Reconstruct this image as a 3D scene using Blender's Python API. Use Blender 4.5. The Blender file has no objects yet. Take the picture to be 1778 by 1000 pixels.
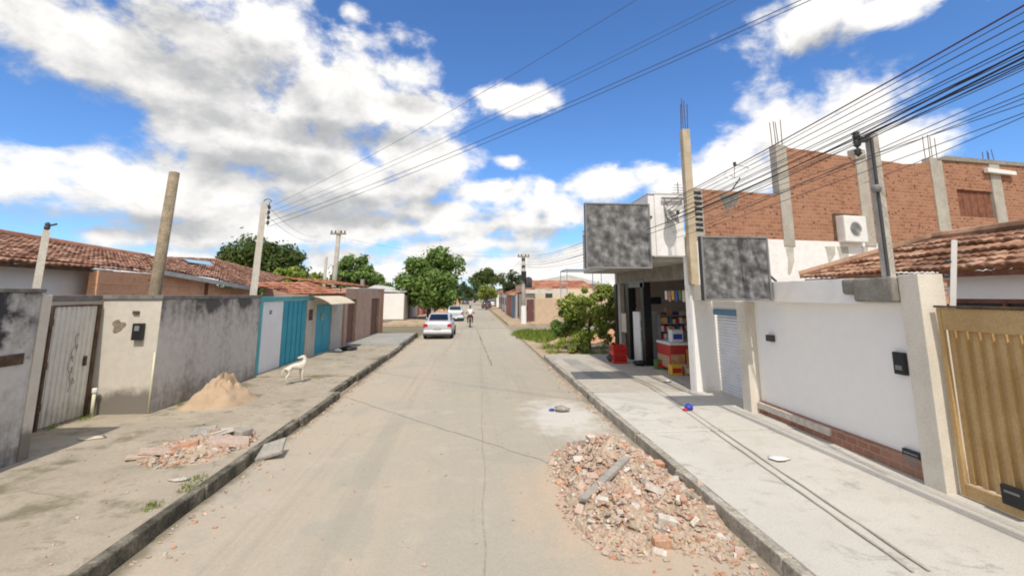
import bpy, bmesh, math, random
from mathutils import Vector, Matrix, Euler
R = math.radians
rnd = random.Random(11)
scene = bpy.context.scene
COL = scene.collection

# ------------------------------------------------------------------ camera
FPX, CU, CV = 800.0, 889.0, 385.0          # focal length and principal point in photo pixels (1778 wide)
PITCH, YAW, CAMZ = R(9.0), R(4.87), 2.5
CAM = Vector((0, 0, CAMZ))
FWD = Vector((math.sin(YAW)*math.cos(PITCH), math.cos(YAW)*math.cos(PITCH), math.sin(PITCH)))
RGT = Vector((math.cos(YAW), -math.sin(YAW), 0))
UPV = RGT.cross(FWD)
def ray(u, v): return (FWD + RGT*((u-CU)/FPX) + UPV*((CV-v)/FPX))
def G(u, v, z=0.0):
    d = ray(u, v); t = (z-CAMZ)/d.z; return CAM + d*t
def PX(u, v, x):
    d = ray(u, v); return CAM + d*(x/d.x)
def PY(u, v, y):
    d = ray(u, v); return CAM + d*(y/d.y)
def PW(u, v, p0, ang):                      # vertical plane through p0, direction angle ang in plan
    n = Vector((-math.sin(ang), math.cos(ang), 0)); d = ray(u, v)
    t = (Vector(p0)-CAM).dot(n)/d.dot(n); return CAM + d*t
cam_d = bpy.data.cameras.new('camera'); cam = bpy.data.objects.new('camera', cam_d); COL.objects.link(cam)
cam.location = CAM; cam.rotation_euler = (math.pi/2+PITCH, 0, -YAW)
cam_d.sensor_width = 36; cam_d.lens = FPX*36/1778; cam_d.shift_y = (CV-500)/1778
cam_d.clip_start = 0.05; cam_d.clip_end = 4000
scene.camera = cam

# ------------------------------------------------------------------ node helpers
class NT:
    def __init__(s, tree): s.t = tree; s.n = tree.nodes; s.l = tree.links
    def put(s, sock, val):
        if val is None: return
        if isinstance(val, bpy.types.NodeSocket): s.l.new(val, sock)
        else:
            if hasattr(sock, 'default_value'):
                dv = sock.default_value
                if hasattr(dv, '__len__'):
                    v = list(val) if hasattr(val, '__len__') else [val]*len(dv)
                    if len(dv) == 4 and len(v) == 3: v = v+[1]
                    sock.default_value = v
                else: sock.default_value = val
    def math(s, op, a, b=None, c=None, clamp=False):
        n = s.n.new('ShaderNodeMath'); n.operation = op; n.use_clamp = clamp
        s.put(n.inputs[0], a); s.put(n.inputs[1], b); s.put(n.inputs[2], c); return n.outputs[0]
    def vmath(s, op, a, b=None, out=0):
        n = s.n.new('ShaderNodeVectorMath'); n.operation = op
        s.put(n.inputs[0], a); s.put(n.inputs[1], b)
        return n.outputs['Value'] if op in ('LENGTH', 'DOT_PRODUCT', 'DISTANCE') else n.outputs[0]
    def noise(s, vec, scale=1., detail=4., rough=.55, dist=0.):
        n = s.n.new('ShaderNodeTexNoise'); s.put(n.inputs['Vector'], vec)
        n.inputs['Scale'].default_value = scale; n.inputs['Detail'].default_value = detail
        n.inputs['Roughness'].default_value = rough; n.inputs['Distortion'].default_value = dist
        return n.outputs[0]
    def smooth(s, x, a, b, lo=0., hi=1.):
        n = s.n.new('ShaderNodeMapRange'); n.interpolation_type = 'SMOOTHSTEP'
        s.put(n.inputs[0], x); n.inputs[1].default_value = a; n.inputs[2].default_value = b
        n.inputs[3].default_value = lo; n.inputs[4].default_value = hi; return n.outputs[0]
    def mix(s, f, a, b, mode='MIX'):
        n = s.n.new('ShaderNodeMix'); n.data_type = 'RGBA'; n.blend_type = mode
        s.put(n.inputs[0], f); s.put(n.inputs[6], a); s.put(n.inputs[7], b); return n.outputs[2]
    def ramp(s, f, stops):
        n = s.n.new('ShaderNodeValToRGB'); s.put(n.inputs[0], f); cr = n.color_ramp
        while len(cr.elements) < len(stops): cr.elements.new(.5)
        for e, (p, c) in zip(cr.elements, stops): e.position = p; e.color = (*c, 1)
        return n.outputs[0]
    def pos(s): return s.n.new('ShaderNodeNewGeometry').outputs['Position']
    def island(s): return s.n.new('ShaderNodeNewGeometry').outputs['Random Per Island']
    def sep(s, v):
        n = s.n.new('ShaderNodeSeparateXYZ'); s.put(n.inputs[0], v); return n.outputs
    def comb(s, x, y, z):
        n = s.n.new('ShaderNodeCombineXYZ'); s.put(n.inputs[0], x); s.put(n.inputs[1], y); s.put(n.inputs[2], z); return n.outputs[0]
    def uv(s): return s.n.new('ShaderNodeUVMap').outputs[0]
    def bump(s, h, strength=.3, dist=.02):
        n = s.n.new('ShaderNodeBump'); n.inputs['Strength'].default_value = strength
        n.inputs['Distance'].default_value = dist; s.put(n.inputs['Height'], h); return n.outputs[0]

def new_mat(name):
    m = bpy.data.materials.new(name); m.use_nodes = True
    t = NT(m.node_tree); b = m.node_tree.nodes['Principled BSDF']; return m, t, b
def finish(t, b, col, rough=.85, bump=None, metal=0., spec=.3):
    t.put(b.inputs['Base Color'], col); t.put(b.inputs['Roughness'], rough)
    b.inputs['Metallic'].default_value = metal; b.inputs['Specular IOR Level'].default_value = spec
    if bump is not None: t.l.new(bump, b.inputs['Normal'])
def vary(name, c1, c2, scale=2., rough=.85, bump=.15, bscale=30., metal=0., spec=.3, fine=.25):
    """two-tone noise material with a fine grain and bump"""
    m, t, b = new_mat(name); p = t.pos()
    n = t.smooth(t.noise(p, scale, 6, .6), .3, .7)
    c = t.mix(n, c1, c2)
    f = t.noise(p, bscale, 5, .65)
    g = t.smooth(f, .25, .75, 1-fine, 1+fine*.6)
    c = t.mix(1., c, t.comb(g, g, g), 'MULTIPLY')
    finish(t, b, c, rough, t.bump(f, bump, .01) if bump else None, metal, spec); return m
def flat(name, c, rough=.5, metal=0., spec=.5):
    return vary(name, c, tuple(x*.88 for x in c), 3., rough, .03, 60., metal, spec, .06)
def stained(name, base, stain, amount=.5, top=2.45, bottom=.16, dark2=None, tscale=1.4, tdrip=.35, low=.5, mott=.35):
    """old painted plaster: mould patches, drip marks under the coping, damp along the foot"""
    m, t, b = new_mat(name); p = t.pos(); x, y, z = t.sep(p)[:3]
    n1 = t.noise(p, tscale, 8, .62); n2 = t.noise(p, 7., 6, .6)
    dr = t.noise(t.comb(t.math('MULTIPLY', x, 4.), t.math('MULTIPLY', y, 4.), t.math('MULTIPLY', z, .35)), 1.2, 6, .6)
    up = t.math('MULTIPLY', t.smooth(z, top-1.1, top), tdrip)
    lo = t.math('MULTIPLY', t.smooth(z, bottom+.75, bottom, 0, 1), low)
    s = t.math('ADD', t.math('MULTIPLY', n1, .55), t.math('MULTIPLY', dr, .45))
    s = t.math('ADD', t.math('ADD', s, up), lo)
    s = t.math('ADD', s, t.math('MULTIPLY', t.math('SUBTRACT', n2, .5), .35))
    f = t.smooth(s, .74-amount*.5, 1.12-amount*.4)
    c = t.mix(t.smooth(n2, .35, .7, 0, mott), base, tuple(v*.72 for v in base))
    c = t.mix(f, c, stain)
    if dark2: c = t.mix(t.smooth(t.math('ADD', n1, t.math('MULTIPLY', up, .8)), .62, .72), c, dark2)
    finish(t, b, c, .92, t.bump(t.noise(p, 45., 6, .7), .25, .01), 0, .2); return m
def brick_mat(name, c1, c2, mortar, ang=0., bw=.2, bh=.1, holes=.5, msize=.012):
    """hollow clay block laid rough; ang = plan direction of the wall"""
    m, t, b = new_mat(name); p = t.pos(); x, y, z = t.sep(p)[:3]
    along = t.math('ADD', t.math('MULTIPLY', x, math.cos(ang)), t.math('MULTIPLY', y, math.sin(ang)))
    wob = t.math('MULTIPLY', t.noise(p, 3., 3, .5), .03)
    v = t.comb(along, t.math('ADD', z, wob), 0.)
    n = m.node_tree.nodes.new('ShaderNodeTexBrick'); t.put(n.inputs['Vector'], v)
    n.inputs['Scale'].default_value = 1; n.inputs['Brick Width'].default_value = bw; n.inputs['Row Height'].default_value = bh
    n.inputs['Mortar Size'].default_value = msize; n.inputs['Mortar Smooth'].default_value = .4; n.inputs['Bias'].default_value = 0
    t.put(n.inputs['Color1'], c1); t.put(n.inputs['Color2'], c2); t.put(n.inputs['Mortar'], mortar)
    c = n.outputs[0]
    big = t.noise(p, .9, 7, .6)
    c = t.mix(t.smooth(big, .4, .75, 0, .6), c, tuple((a+d)*.5*1.1 for a, d in zip(c1, mortar)))
    c = t.mix(t.smooth(t.noise(p, 5.5, 5, .7), .5, .7, 0, .45), c, tuple(v*.62 for v in c1))
    c = t.mix(t.smooth(t.noise(p, 14., 6, .7), .55, .8, 0, .5), c, tuple(v*.5 for v in c2))
    # broken faces of hollow blocks: dark holes
    vo = m.node_tree.nodes.new('ShaderNodeTexVoronoi'); t.put(vo.inputs['Vector'], t.comb(t.math('MULTIPLY', along, 1.), t.math('MULTIPLY', z, 1.6), 0.))
    vo.inputs['Scale'].default_value = 4.4
    hole = t.math('MULTIPLY', t.smooth(vo.outputs['Distance'], .24, .15, 0, 1), t.smooth(t.noise(p, 2.2, 3, .5), .58-holes*.25, .66-holes*.25))
    c = t.mix(t.math('MULTIPLY', hole, .8), c, (.07, .035, .022))
    h = t.math('SUBTRACT', 1., n.outputs['Fac'])
    finish(t, b, c, .95, t.bump(t.math('ADD', h, t.math('MULTIPLY', t.noise(p, 30., 5, .7), .7)), .5, .012), 0, .15); return m
def tile_mat(name, c1, c2, c3):
    m, t, b = new_mat(name); p = t.pos(); uv = t.uv()
    fl = t.vmath('FLOOR', uv)
    w = m.node_tree.nodes.new('ShaderNodeTexWhiteNoise'); w.noise_dimensions = '2D'; t.put(w.inputs['Vector'], fl)
    r = w.outputs['Value']
    c = t.ramp(r, [(0., c1), (.5, c2), (1., c3)])
    n = t.noise(p, 1.1, 7, .6)
    c = t.mix(t.smooth(n, .42, .68, 0, .75), c, tuple(v*.42 for v in c1))
    c = t.mix(t.smooth(t.noise(p, 9., 5, .6), .5, .75, 0, .5), c, (.10, .075, .06))
    finish(t, b, c, .9, t.bump(t.noise(p, 60., 4, .6), .2, .01), 0, .2); return m
def leaf_mat(name, dark, mid, light):
    m = bpy.data.materials.new(name); m.use_nodes = True; t = NT(m.node_tree); nt = m.node_tree
    nt.nodes.remove(nt.nodes['Principled BSDF']); out = nt.nodes['Material Output']
    f = t.math('ADD', t.math('MULTIPLY', t.island(), .55), t.math('MULTIPLY', t.noise(t.pos(), 1.1, 4, .6), .5))
    c = t.ramp(f, [(.15, dark), (.5, mid), (.85, light)])
    pr = nt.nodes.new('ShaderNodeBsdfPrincipled'); t.put(pr.inputs['Base Color'], c); pr.inputs['Roughness'].default_value = .55
    pr.inputs['Specular IOR Level'].default_value = .3
    tr = nt.nodes.new('ShaderNodeBsdfTranslucent'); t.put(tr.inputs['Color'], t.mix(.5, c, (.16, .22, .03)))
    mx = nt.nodes.new('ShaderNodeMixShader'); mx.inputs[0].default_value = .38
    nt.links.new(pr.outputs[0], mx.inputs[1]); nt.links.new(tr.outputs[0], mx.inputs[2]); nt.links.new(mx.outputs[0], out.inputs[0])
    return m

# ------------------------------------------------------------------ mesh helpers
def wm(o):
    return (wm(o.parent) @ o.matrix_parent_inverse @ o.matrix_basis) if o.parent else o.matrix_basis.copy()
class MB:
    def __init__(s): s.v = []; s.f = []; s.uv = None
    def add(s, vs, fs):
        o = len(s.v); s.v += [tuple(v) for v in vs]; s.f += [tuple(i+o for i in f) for f in fs]; return s
    def box(s, x0, x1, y0, y1, z0, z1):
        x0, x1 = sorted((x0, x1)); y0, y1 = sorted((y0, y1)); z0, z1 = sorted((z0, z1))
        return s.add([(x0,y0,z0),(x1,y0,z0),(x1,y1,z0),(x0,y1,z0),(x0,y0,z1),(x1,y0,z1),(x1,y1,z1),(x0,y1,z1)],
                     [(0,3,2,1),(4,5,6,7),(0,1,5,4),(1,2,6,5),(2,3,7,6),(3,0,4,7)])
    def obox(s, c, size, M=None, jit=0., r=rnd):
        vs = []
        for z in (-.5,.5):
            for x, y in ((-.5,-.5),(.5,-.5),(.5,.5),(-.5,.5)):
                p = Vector((x*size[0], y*size[1], z*size[2]))
                if jit: p += Vector((r.uniform(-1,1)*size[0], r.uniform(-1,1)*size[1], r.uniform(-1,1)*size[2]))*jit
                vs.append(Vector(c) + (M @ p if M else p))
        return s.add(vs, [(0,3,2,1),(4,5,6,7),(0,1,5,4),(1,2,6,5),(2,3,7,6),(3,0,4,7)])
    def prism(s, poly, off):
        n = len(poly); a = [Vector(p) for p in poly]; b = [p+Vector(off) for p in a]
        return s.add(a+b, [tuple(range(n))[::-1], tuple(range(n, 2*n))] + [(i, (i+1) % n, (i+1) % n+n, i+n) for i in range(n)])
    def slab(s, p0, p1, z0, z1, th):
        """upright slab between plan points p0 and p1; thickness th to the left of p0->p1"""
        p0 = Vector((p0[0], p0[1], 0)); p1 = Vector((p1[0], p1[1], 0)); d = (p1-p0).normalized(); n = Vector((-d.y, d.x, 0))*th
        q = [p0, p1, p1+n, p0+n]
        return s.prism([(p.x, p.y, z0) for p in q], (0, 0, z1-z0))
    def tube(s, pts, rad, n=8, cap=True):
        pts = [Vector(p) for p in pts]; m = len(pts)
        if not hasattr(rad, '__len__'): rad = [rad]*m
        vs = []; ref = None
        for i, p in enumerate(pts):
            d = (pts[min(i+1, m-1)]-pts[max(i-1, 0)]).normalized()
            if ref is None or abs(ref.dot(d)) > .95: ref = Vector((0,0,1)) if abs(d.z) < .9 else Vector((1,0,0))
            a = d.cross(ref).normalized(); b = d.cross(a)
            for k in range(n):
                w = 2*math.pi*k/n; vs.append(p+(a*math.cos(w)+b*math.sin(w))*rad[i])
        fs = [(i*n+k, i*n+(k+1) % n, (i+1)*n+(k+1) % n, (i+1)*n+k) for i in range(m-1) for k in range(n)]
        if cap: fs += [tuple(range(n))[::-1], tuple(range((m-1)*n, m*n))]
        return s.add(vs, fs)
    def lathe(s, prof, axis='Z', c=(0,0,0), n=20):
        vs = []; c = Vector(c)
        for r, h in prof:
            for k in range(n):
                w = 2*math.pi*k/n; a, b = r*math.cos(w), r*math.sin(w)
                vs.append(c+Vector({'Z': (a, b, h), 'X': (h, a, b), 'Y': (a, h, b)}[axis]))
        fs = [(i*n+k, i*n+(k+1) % n, (i+1)*n+(k+1) % n, (i+1)*n+k) for i in range(len(prof)-1) for k in range(n)]
        fs += [tuple(range(n))[::-1], tuple(range((len(prof)-1)*n, len(prof)*n))]
        return s.add(vs, fs)
    def loft(s, rings, closed=True, cap=True):
        n = len(rings[0]); o = []
        for r in rings: o += r
        fs = []
        for i in range(len(rings)-1):
            for k in range(n if closed else n-1):
                fs.append((i*n+k, i*n+(k+1) % n, (i+1)*n+(k+1) % n, (i+1)*n+k))
        if cap and closed: fs += [tuple(range(n))[::-1], tuple(range((len(rings)-1)*n, len(rings)*n))]
        return s.add(o, fs)
    def build(s, name, mat, parent=None, label=None, cat=None, group=None, kind=None, smooth=False, bevel=0., local=False, fix=True):
        me = bpy.data.meshes.new(name); me.from_pydata(s.v, [], s.f)
        if s.uv is not None:
            ul = me.uv_layers.new(name='UVMap')
            for lp in me.loops: ul.data[lp.index].uv = s.uv[lp.vertex_index]
        if fix:
            bm = bmesh.new(); bm.from_mesh(me); bmesh.ops.recalc_face_normals(bm, faces=bm.faces); bm.to_mesh(me); bm.free()
        if parent is None and not local:               # origin at the foot of the thing
            xs = [v[0] for v in s.v]; ys = [v[1] for v in s.v]; z0 = min(v[2] for v in s.v)
            org = Vector(((min(xs)+max(xs))/2, (min(ys)+max(ys))/2, z0)); me.transform(Matrix.Translation(-org))
        o = bpy.data.objects.new(name, me); COL.objects.link(o)
        if mat: me.materials.append(mat)
        if parent is not None:
            o.parent = parent
            if not local: o.matrix_parent_inverse = wm(parent).inverted()
        elif not local: o.location = org
        if smooth:
            for p in me.polygons: p.use_smooth = True
        if bevel:
            md = o.modifiers.new('bevel', 'BEVEL'); md.width = bevel; md.segments = 2; md.limit_method = 'ANGLE'; md.angle_limit = R(40)
        tag(o, label, cat, group, kind); return o
def tag(o, label=None, cat=None, group=None, kind=None):
    if label: o['label'] = label
    if cat: o['category'] = cat
    if group: o['group'] = group
    if kind: o['kind'] = kind
    return o
def thing(name, label, cat, loc=(0,0,0), rz=0., group=None):
    o = bpy.data.objects.new(name, None); o.empty_display_size = .2; COL.objects.link(o)
    o.location = loc; o.rotation_euler = (0, 0, rz); return tag(o, label, cat, group)
def dup(root, loc, rz=0., label=None, scale=None):
    r = root.copy(); COL.objects.link(r); r.location = loc; r.rotation_euler = (0, 0, rz)
    if scale: r.scale = scale
    if label: r['label'] = label
    for ch in list(root.children):
        c = ch.copy(); COL.objects.link(c); c.parent = r
        for g in list(ch.children):
            d = g.copy(); COL.objects.link(d); d.parent = c
    return r

# ------------------------------------------------------------------ materials
M = {}
M['mould_wall'] = stained('mould_wall', (.56,.54,.505), (.12,.115,.115), .55, 2.5, .16, (.05,.05,.055), 1.5, .26, .3)
M['grey_wall'] = stained('grey_wall', (.56,.525,.48), (.20,.185,.165), .55, 2.45, .16, (.10,.095,.09), .8, .24, .25)
M['pale_wall'] = stained('pale_wall', (.60,.555,.48), (.20,.18,.155), .30, 2.45, .16, None, 1.2, .05, .85)
M['coping'] = vary('coping', (.14,.135,.13), (.24,.225,.205), 5, .95, .4, 40)
M['concrete'] = vary('concrete', (.36,.335,.29), (.46,.43,.375), 3, .92, .3, 40)
M['concrete_dark'] = vary('concrete_dark', (.21,.195,.165), (.31,.29,.25), 3, .92, .4, 35)
M['kerb_stone'] = vary('kerb_stone', (.07,.065,.05), (.27,.245,.19), 3.5, .95, .6, 25, fine=.5)
M['kerb_pale'] = vary('kerb_pale', (.32,.29,.235), (.50,.46,.39), 3.5, .95, .5, 25, fine=.4)
M['white_paint'] = vary('white_paint', (.74,.73,.71), (.80,.79,.78), 1.2, .8, .06, 50, fine=.05)
M['white_wall'] = stained('white_wall', (.80,.79,.775), (.44,.42,.38), .08, 5.0, 2.8, None, 1.0, .12, .02)
M['garage_white'] = stained('garage_white', (.88,.865,.835), (.62,.59,.53), .06, 2.8, .2, None, 1.1, .10, .30, .10)
M['pillar_cream'] = vary('pillar_cream', (.60,.555,.47), (.70,.65,.56), 2.4, .88, .2, 40, fine=.12)
M['teal'] = vary('teal', (.02,.27,.38), (.03,.33,.44), 1.5, .5, .05, 40, fine=.1)
M['teal_wall'] = vary('teal_wall', (.09,.36,.42), (.13,.42,.47), 1.5, .8, .1, 40, fine=.15)
M['white_panel'] = vary('white_panel', (.74,.73,.73), (.80,.79,.79), 1.5, .7, .05, 40, fine=.08)
M['grey_panel'] = vary('grey_panel', (.46,.42,.37), (.53,.49,.44), 2, .85, .15, 40, fine=.2)
M['brown_wall'] = vary('brown_wall', (.40,.27,.205), (.48,.34,.26), 1.6, .9, .2, 30, fine=.2)
M['brown_pier'] = vary('brown_pier', (.40,.20,.11), (.46,.25,.15), 2, .9, .2, 30)
M['wood_dark'] = vary('wood_dark', (.14,.065,.045), (.20,.10,.065), 4, .7, .2, 30)
M['cream_sheet'] = vary('cream_sheet', (.66,.56,.40), (.72,.63,.48), 3, .7, .1, 40)
M['gate_metal'] = stained('gate_metal', (.66,.64,.59), (.36,.34,.29), .24, 2.3, .2, None, 1.5, .15, .35)
M['rust'] = vary('rust', (.07,.045,.03), (.14,.09,.055), 8, .85, .3, 50)
M['rust_red'] = vary('rust_red', (.16,.06,.035), (.25,.11,.07), 6, .9, .3, 40)
M['black'] = flat('black', (.014,.014,.016), .5)
M['black_paint'] = flat('black_paint', (.012,.012,.013), .35)
M['dark_grey'] = flat('dark_grey', (.05,.05,.052), .6)
M['mid_grey'] = flat('mid_grey', (.22,.22,.22), .6)
M['steel'] = flat('steel', (.38,.39,.40), .4, .6)
M['white_plastic'] = flat('white_plastic', (.78,.78,.76), .45)
M['pvc'] = flat('pvc', (.72,.68,.50), .5)
M['red_plastic'] = flat('red_plastic', (.55,.025,.018), .4)
M['yellow_plastic'] = flat('yellow_plastic', (.70,.43,.04), .45)
M['blue_plastic'] = flat('blue_plastic', (.03,.06,.42), .5)
M['blue_strip'] = flat('blue_strip', (.10,.22,.34), .6)
M['tan_gate'] = vary('tan_gate', (.44,.285,.12), (.52,.36,.17), 2.2, .55, .12, 45, .0, .4, .18)
M['wood_post'] = vary('wood_post', (.22,.18,.125), (.33,.27,.19), 6, .9, .4, 30, fine=.35)
M['pole_pale'] = vary('pole_pale', (.58,.54,.46), (.66,.62,.54), 5, .9, .2, 40)
M['pole_grey'] = vary('pole_grey', (.36,.335,.29), (.47,.44,.385), 5, .9, .3, 40)
WANG = R(10)
M['brick_side'] = brick_mat('brick_side', (.39,.19,.115), (.27,.12,.075), (.37,.25,.175), WANG, .21, .105, .8)
M['brick_left'] = brick_mat('brick_left', (.78,.42,.25), (.70,.34,.19), (.66,.50,.36), R(90), .22, .2, .0)
M['brick_foot'] = brick_mat('brick_foot', (.36,.17,.11), (.27,.12,.08), (.36,.27,.21), R(90), .2, .1, .0)
M['tile_old'] = tile_mat('tile_old', (.23,.11,.07), (.37,.20,.14), (.46,.30,.22))
M['tile_right'] = tile_mat('tile_right', (.26,.13,.08), (.40,.22,.14), (.50,.33,.23))
M['tile_red'] = tile_mat('tile_red', (.34,.12,.07), (.45,.19,.11), (.50,.26,.17))
M['sheet_pale'] = vary('sheet_pale', (.52,.50,.47), (.64,.62,.59), 2.5, .8, .1, 30, fine=.2)
M['sand'] = vary('sand', (.40,.29,.19), (.48,.355,.24), 3, .97, .5, 60, fine=.15)
M['sand_clay'] = vary('sand_clay', (.50,.27,.15), (.58,.36,.23), 2, .97, .5, 40)
M['bark'] = vary('bark', (.09,.065,.045), (.17,.13,.095), 6, .95, .6, 25)
M['leaf_dark'] = leaf_mat('leaf_dark', (.035,.06,.02), (.085,.135,.035), (.20,.23,.06))
M['leaf_mid'] = leaf_mat('leaf_mid', (.06,.115,.028), (.16,.27,.065), (.30,.41,.12))
M['leaf_light'] = leaf_mat('leaf_light', (.10,.165,.03), (.28,.36,.06), (.52,.54,.15))
M['leaf_yellow'] = leaf_mat('leaf_yellow', (.045,.06,.015), (.14,.16,.035), (.28,.24,.07))
M['leaf_far'] = leaf_mat('leaf_far', (.03,.06,.03), (.06,.10,.04), (.11,.15,.06))
M['grass'] = leaf_mat('grass', (.09,.15,.02), (.20,.28,.04), (.34,.38,.09))
def bits_mat(name, stops):
    m, t, b = new_mat(name)
    n = m.node_tree.nodes.new('ShaderNodeValToRGB'); t.put(n.inputs[0], t.island()); n.color_ramp.interpolation = 'CONSTANT'
    cr = n.color_ramp
    while len(cr.elements) < len(stops): cr.elements.new(.5)
    for e, (p, c) in zip(cr.elements, stops): e.position = p; e.color = (*c, 1)
    g = t.smooth(t.noise(t.pos(), 35., 6, .7), .25, .75, .7, 1.15)
    c = t.mix(1., n.outputs[0], t.comb(g, g, g), 'MULTIPLY')
    c = t.mix(t.smooth(t.noise(t.pos(), 9., 5, .6), .38, .64, 0, .72), c, (.49, .385, .295))
    finish(t, b, c, .95, t.bump(t.noise(t.pos(), 60., 5, .7), .4, .006), 0, .15); return m
M['bits'] = bits_mat('bits', [(0,(.52,.35,.27)),(.25,(.52,.46,.39)),(.42,(.50,.26,.17)),(.60,(.56,.42,.34)),(.75,(.36,.32,.27)),(.87,(.60,.55,.50)),(.95,(.50,.23,.13))])
M['frag_orange'] = vary('frag_orange', (.50,.23,.13), (.53,.39,.29), 11, .95, .4, 50)
M['frag_pink'] = vary('frag_pink', (.48,.34,.275), (.54,.44,.36), 11, .95, .4, 50)
M['frag_white'] = vary('frag_white', (.50,.44,.37), (.64,.60,.54), 11, .95, .4, 50)
M['frag_grey'] = vary('frag_grey', (.30,.28,.245), (.40,.37,.33), 9, .95, .4, 50)
M['rubble_soil'] = vary('rubble_soil', (.40,.31,.225), (.50,.40,.30), 5, .97, .6, 30, fine=.35)

# road: worn dusty concrete, sandy at the left, a chalk-white spill by the rubble
m, t, b = new_mat('road_surface'); p = t.pos(); x, y, z = t.sep(p)[:3]
n1 = t.noise(p, .35, 8, .6); n2 = t.noise(p, 2.3, 7, .62); n3 = t.noise(p, 60., 4, .7)
lng = t.noise(t.comb(t.math('MULTIPLY', x, 1.6), t.math('MULTIPLY', y, .12), 0.), 1., 6, .6)
sandy = t.math('ADD', t.math('MULTIPLY', lng, .9), t.math('ADD', t.math('MULTIPLY', t.math('ABSOLUTE', x), .10), t.math('MULTIPLY', t.math('MULTIPLY', x, -1.), .045)))
c = t.mix(t.smooth(sandy, .42, .85), (.41,.370,.292), (.465,.398,.303))
c = t.mix(t.smooth(n1, .4, .7, 0, .5), c, (.375,.35,.295))
c = t.mix(t.smooth(n2, .5, .75, 0, .55), c, (.475,.425,.35))
c = t.mix(t.smooth(t.noise(p, 9., 6, .7), .58, .75, 0, .35), c, (.30,.27,.22))
trk = t.noise(t.comb(t.math('MULTIPLY', x, 2.6), t.math('MULTIPLY', y, .05), 3.), 1., 5, .65)
c = t.mix(t.smooth(trk, .52, .66, 0, .42), c, (.335,.305,.245))
c = t.mix(t.smooth(t.noise(p, .55, 5, .55, 1.2), .57, .63, 0, .38), c, (.35,.33,.275))
c = t.mix(t.smooth(t.noise(t.vmath('ADD', p, (7.,3.,0)), 1.3, 7, .7), .63, .72, 0, .5), c, (.24,.215,.175))
c = t.mix(t.smooth(t.noise(t.vmath('ADD', p, (1.,9.,0)), .8, 8, .7), .56, .70, 0, .55), c, (.50,.45,.37))
spill = t.math('ADD', t.vmath('LENGTH', t.vmath('MULTIPLY', t.vmath('SUBTRACT', p, (1.9, 10.0, 0)), (.66, .36, 0))), t.math('MULTIPLY', t.noise(p, 1.9, 7, .65), 1.1))
c = t.mix(t.smooth(spill, 1.25, .75, 0, .85), c, (.60,.575,.525))
clay = t.math('ADD', t.vmath('LENGTH', t.vmath('MULTIPLY', t.vmath('SUBTRACT', p, (1.8, 6.0, 0)), (.75, .5, 0))), t.math('MULTIPLY', t.noise(p, 2.6, 7, .65), .9))
c = t.mix(t.smooth(clay, 1.55, .95, 0, .7), c, (.53,.40,.29))
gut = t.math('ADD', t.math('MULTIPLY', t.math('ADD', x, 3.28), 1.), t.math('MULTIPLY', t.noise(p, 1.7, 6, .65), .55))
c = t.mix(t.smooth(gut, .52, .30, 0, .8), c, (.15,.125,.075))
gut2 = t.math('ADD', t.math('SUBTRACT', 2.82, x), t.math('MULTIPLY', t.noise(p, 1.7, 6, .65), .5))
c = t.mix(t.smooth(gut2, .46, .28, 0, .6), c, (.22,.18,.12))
g = t.smooth(n3, .25, .75, .88, 1.08); c = t.mix(1., c, t.comb(g, g, g), 'MULTIPLY')
finish(t, b, c, .93, t.bump(t.math('ADD', n3, t.math('MULTIPLY', n2, 2.)), .22, .01), 0, .2); M['road'] = m

def pave_mat(name, a, bb, dirt, moss=None, ax=-1.0):
    m, t, b = new_mat(name); p = t.pos(); x, y, z = t.sep(p)[:3]
    n1 = t.noise(p, .8, 8, .62); n2 = t.noise(p, 4., 7, .65); n3 = t.noise(p, 55., 4, .7)
    c = t.mix(t.smooth(n1, .35, .68), a, bb); c = t.mix(t.smooth(n2, .5, .72, 0, .7), c, dirt)
    c = t.mix(t.smooth(t.noise(p, 1.6, 8, .7, 1.5), .56, .66, 0, .5), c, tuple(v*.6 for v in dirt))
    if moss: c = t.mix(t.math('MULTIPLY', t.smooth(t.noise(p, 1.1, 8, .68), .52, .66), .8), c, moss)
    g = t.smooth(n3, .25, .75, .85, 1.1); c = t.mix(1., c, t.comb(g, g, g), 'MULTIPLY')
    finish(t, b, c, .94, t.bump(t.math('ADD', n3, n2), .3, .01), 0, .2); return m
M['pave_left'] = pave_mat('pave_left', (.37,.32,.245), (.445,.385,.295), (.28,.25,.195), (.17,.155,.09))
M['pave_far'] = pave_mat('pave_far', (.33,.325,.29), (.40,.39,.35), (.25,.25,.21))
M['pave_right'] = pave_mat('pave_right', (.53,.505,.45), (.58,.555,.50), (.46,.435,.38))
M['pave_shop'] = pave_mat('pave_shop', (.52,.48,.41), (.46,.42,.355), (.36,.33,.28))
M['dirt'] = pave_mat('dirt', (.44,.33,.225), (.50,.39,.275), (.34,.26,.17), (.20,.19,.08))
M['ground'] = pave_mat('ground', (.36,.28,.19), (.42,.33,.23), (.26,.22,.13), (.12,.15,.05))
M['column_tan'] = vary('column_tan', (.42,.35,.24), (.54,.46,.34), 3, .92, .3, 40)
M['grey_line'] = vary('grey_line', (.33,.30,.25), (.47,.44,.37), 2, .95, .3, 30)
M['joint'] = vary('joint', (.31,.28,.23), (.40,.365,.305), 6, .95, .3, 30)
M['tar'] = vary('tar', (.22,.195,.155), (.34,.305,.245), 2, .95, .3, 30)

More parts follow.
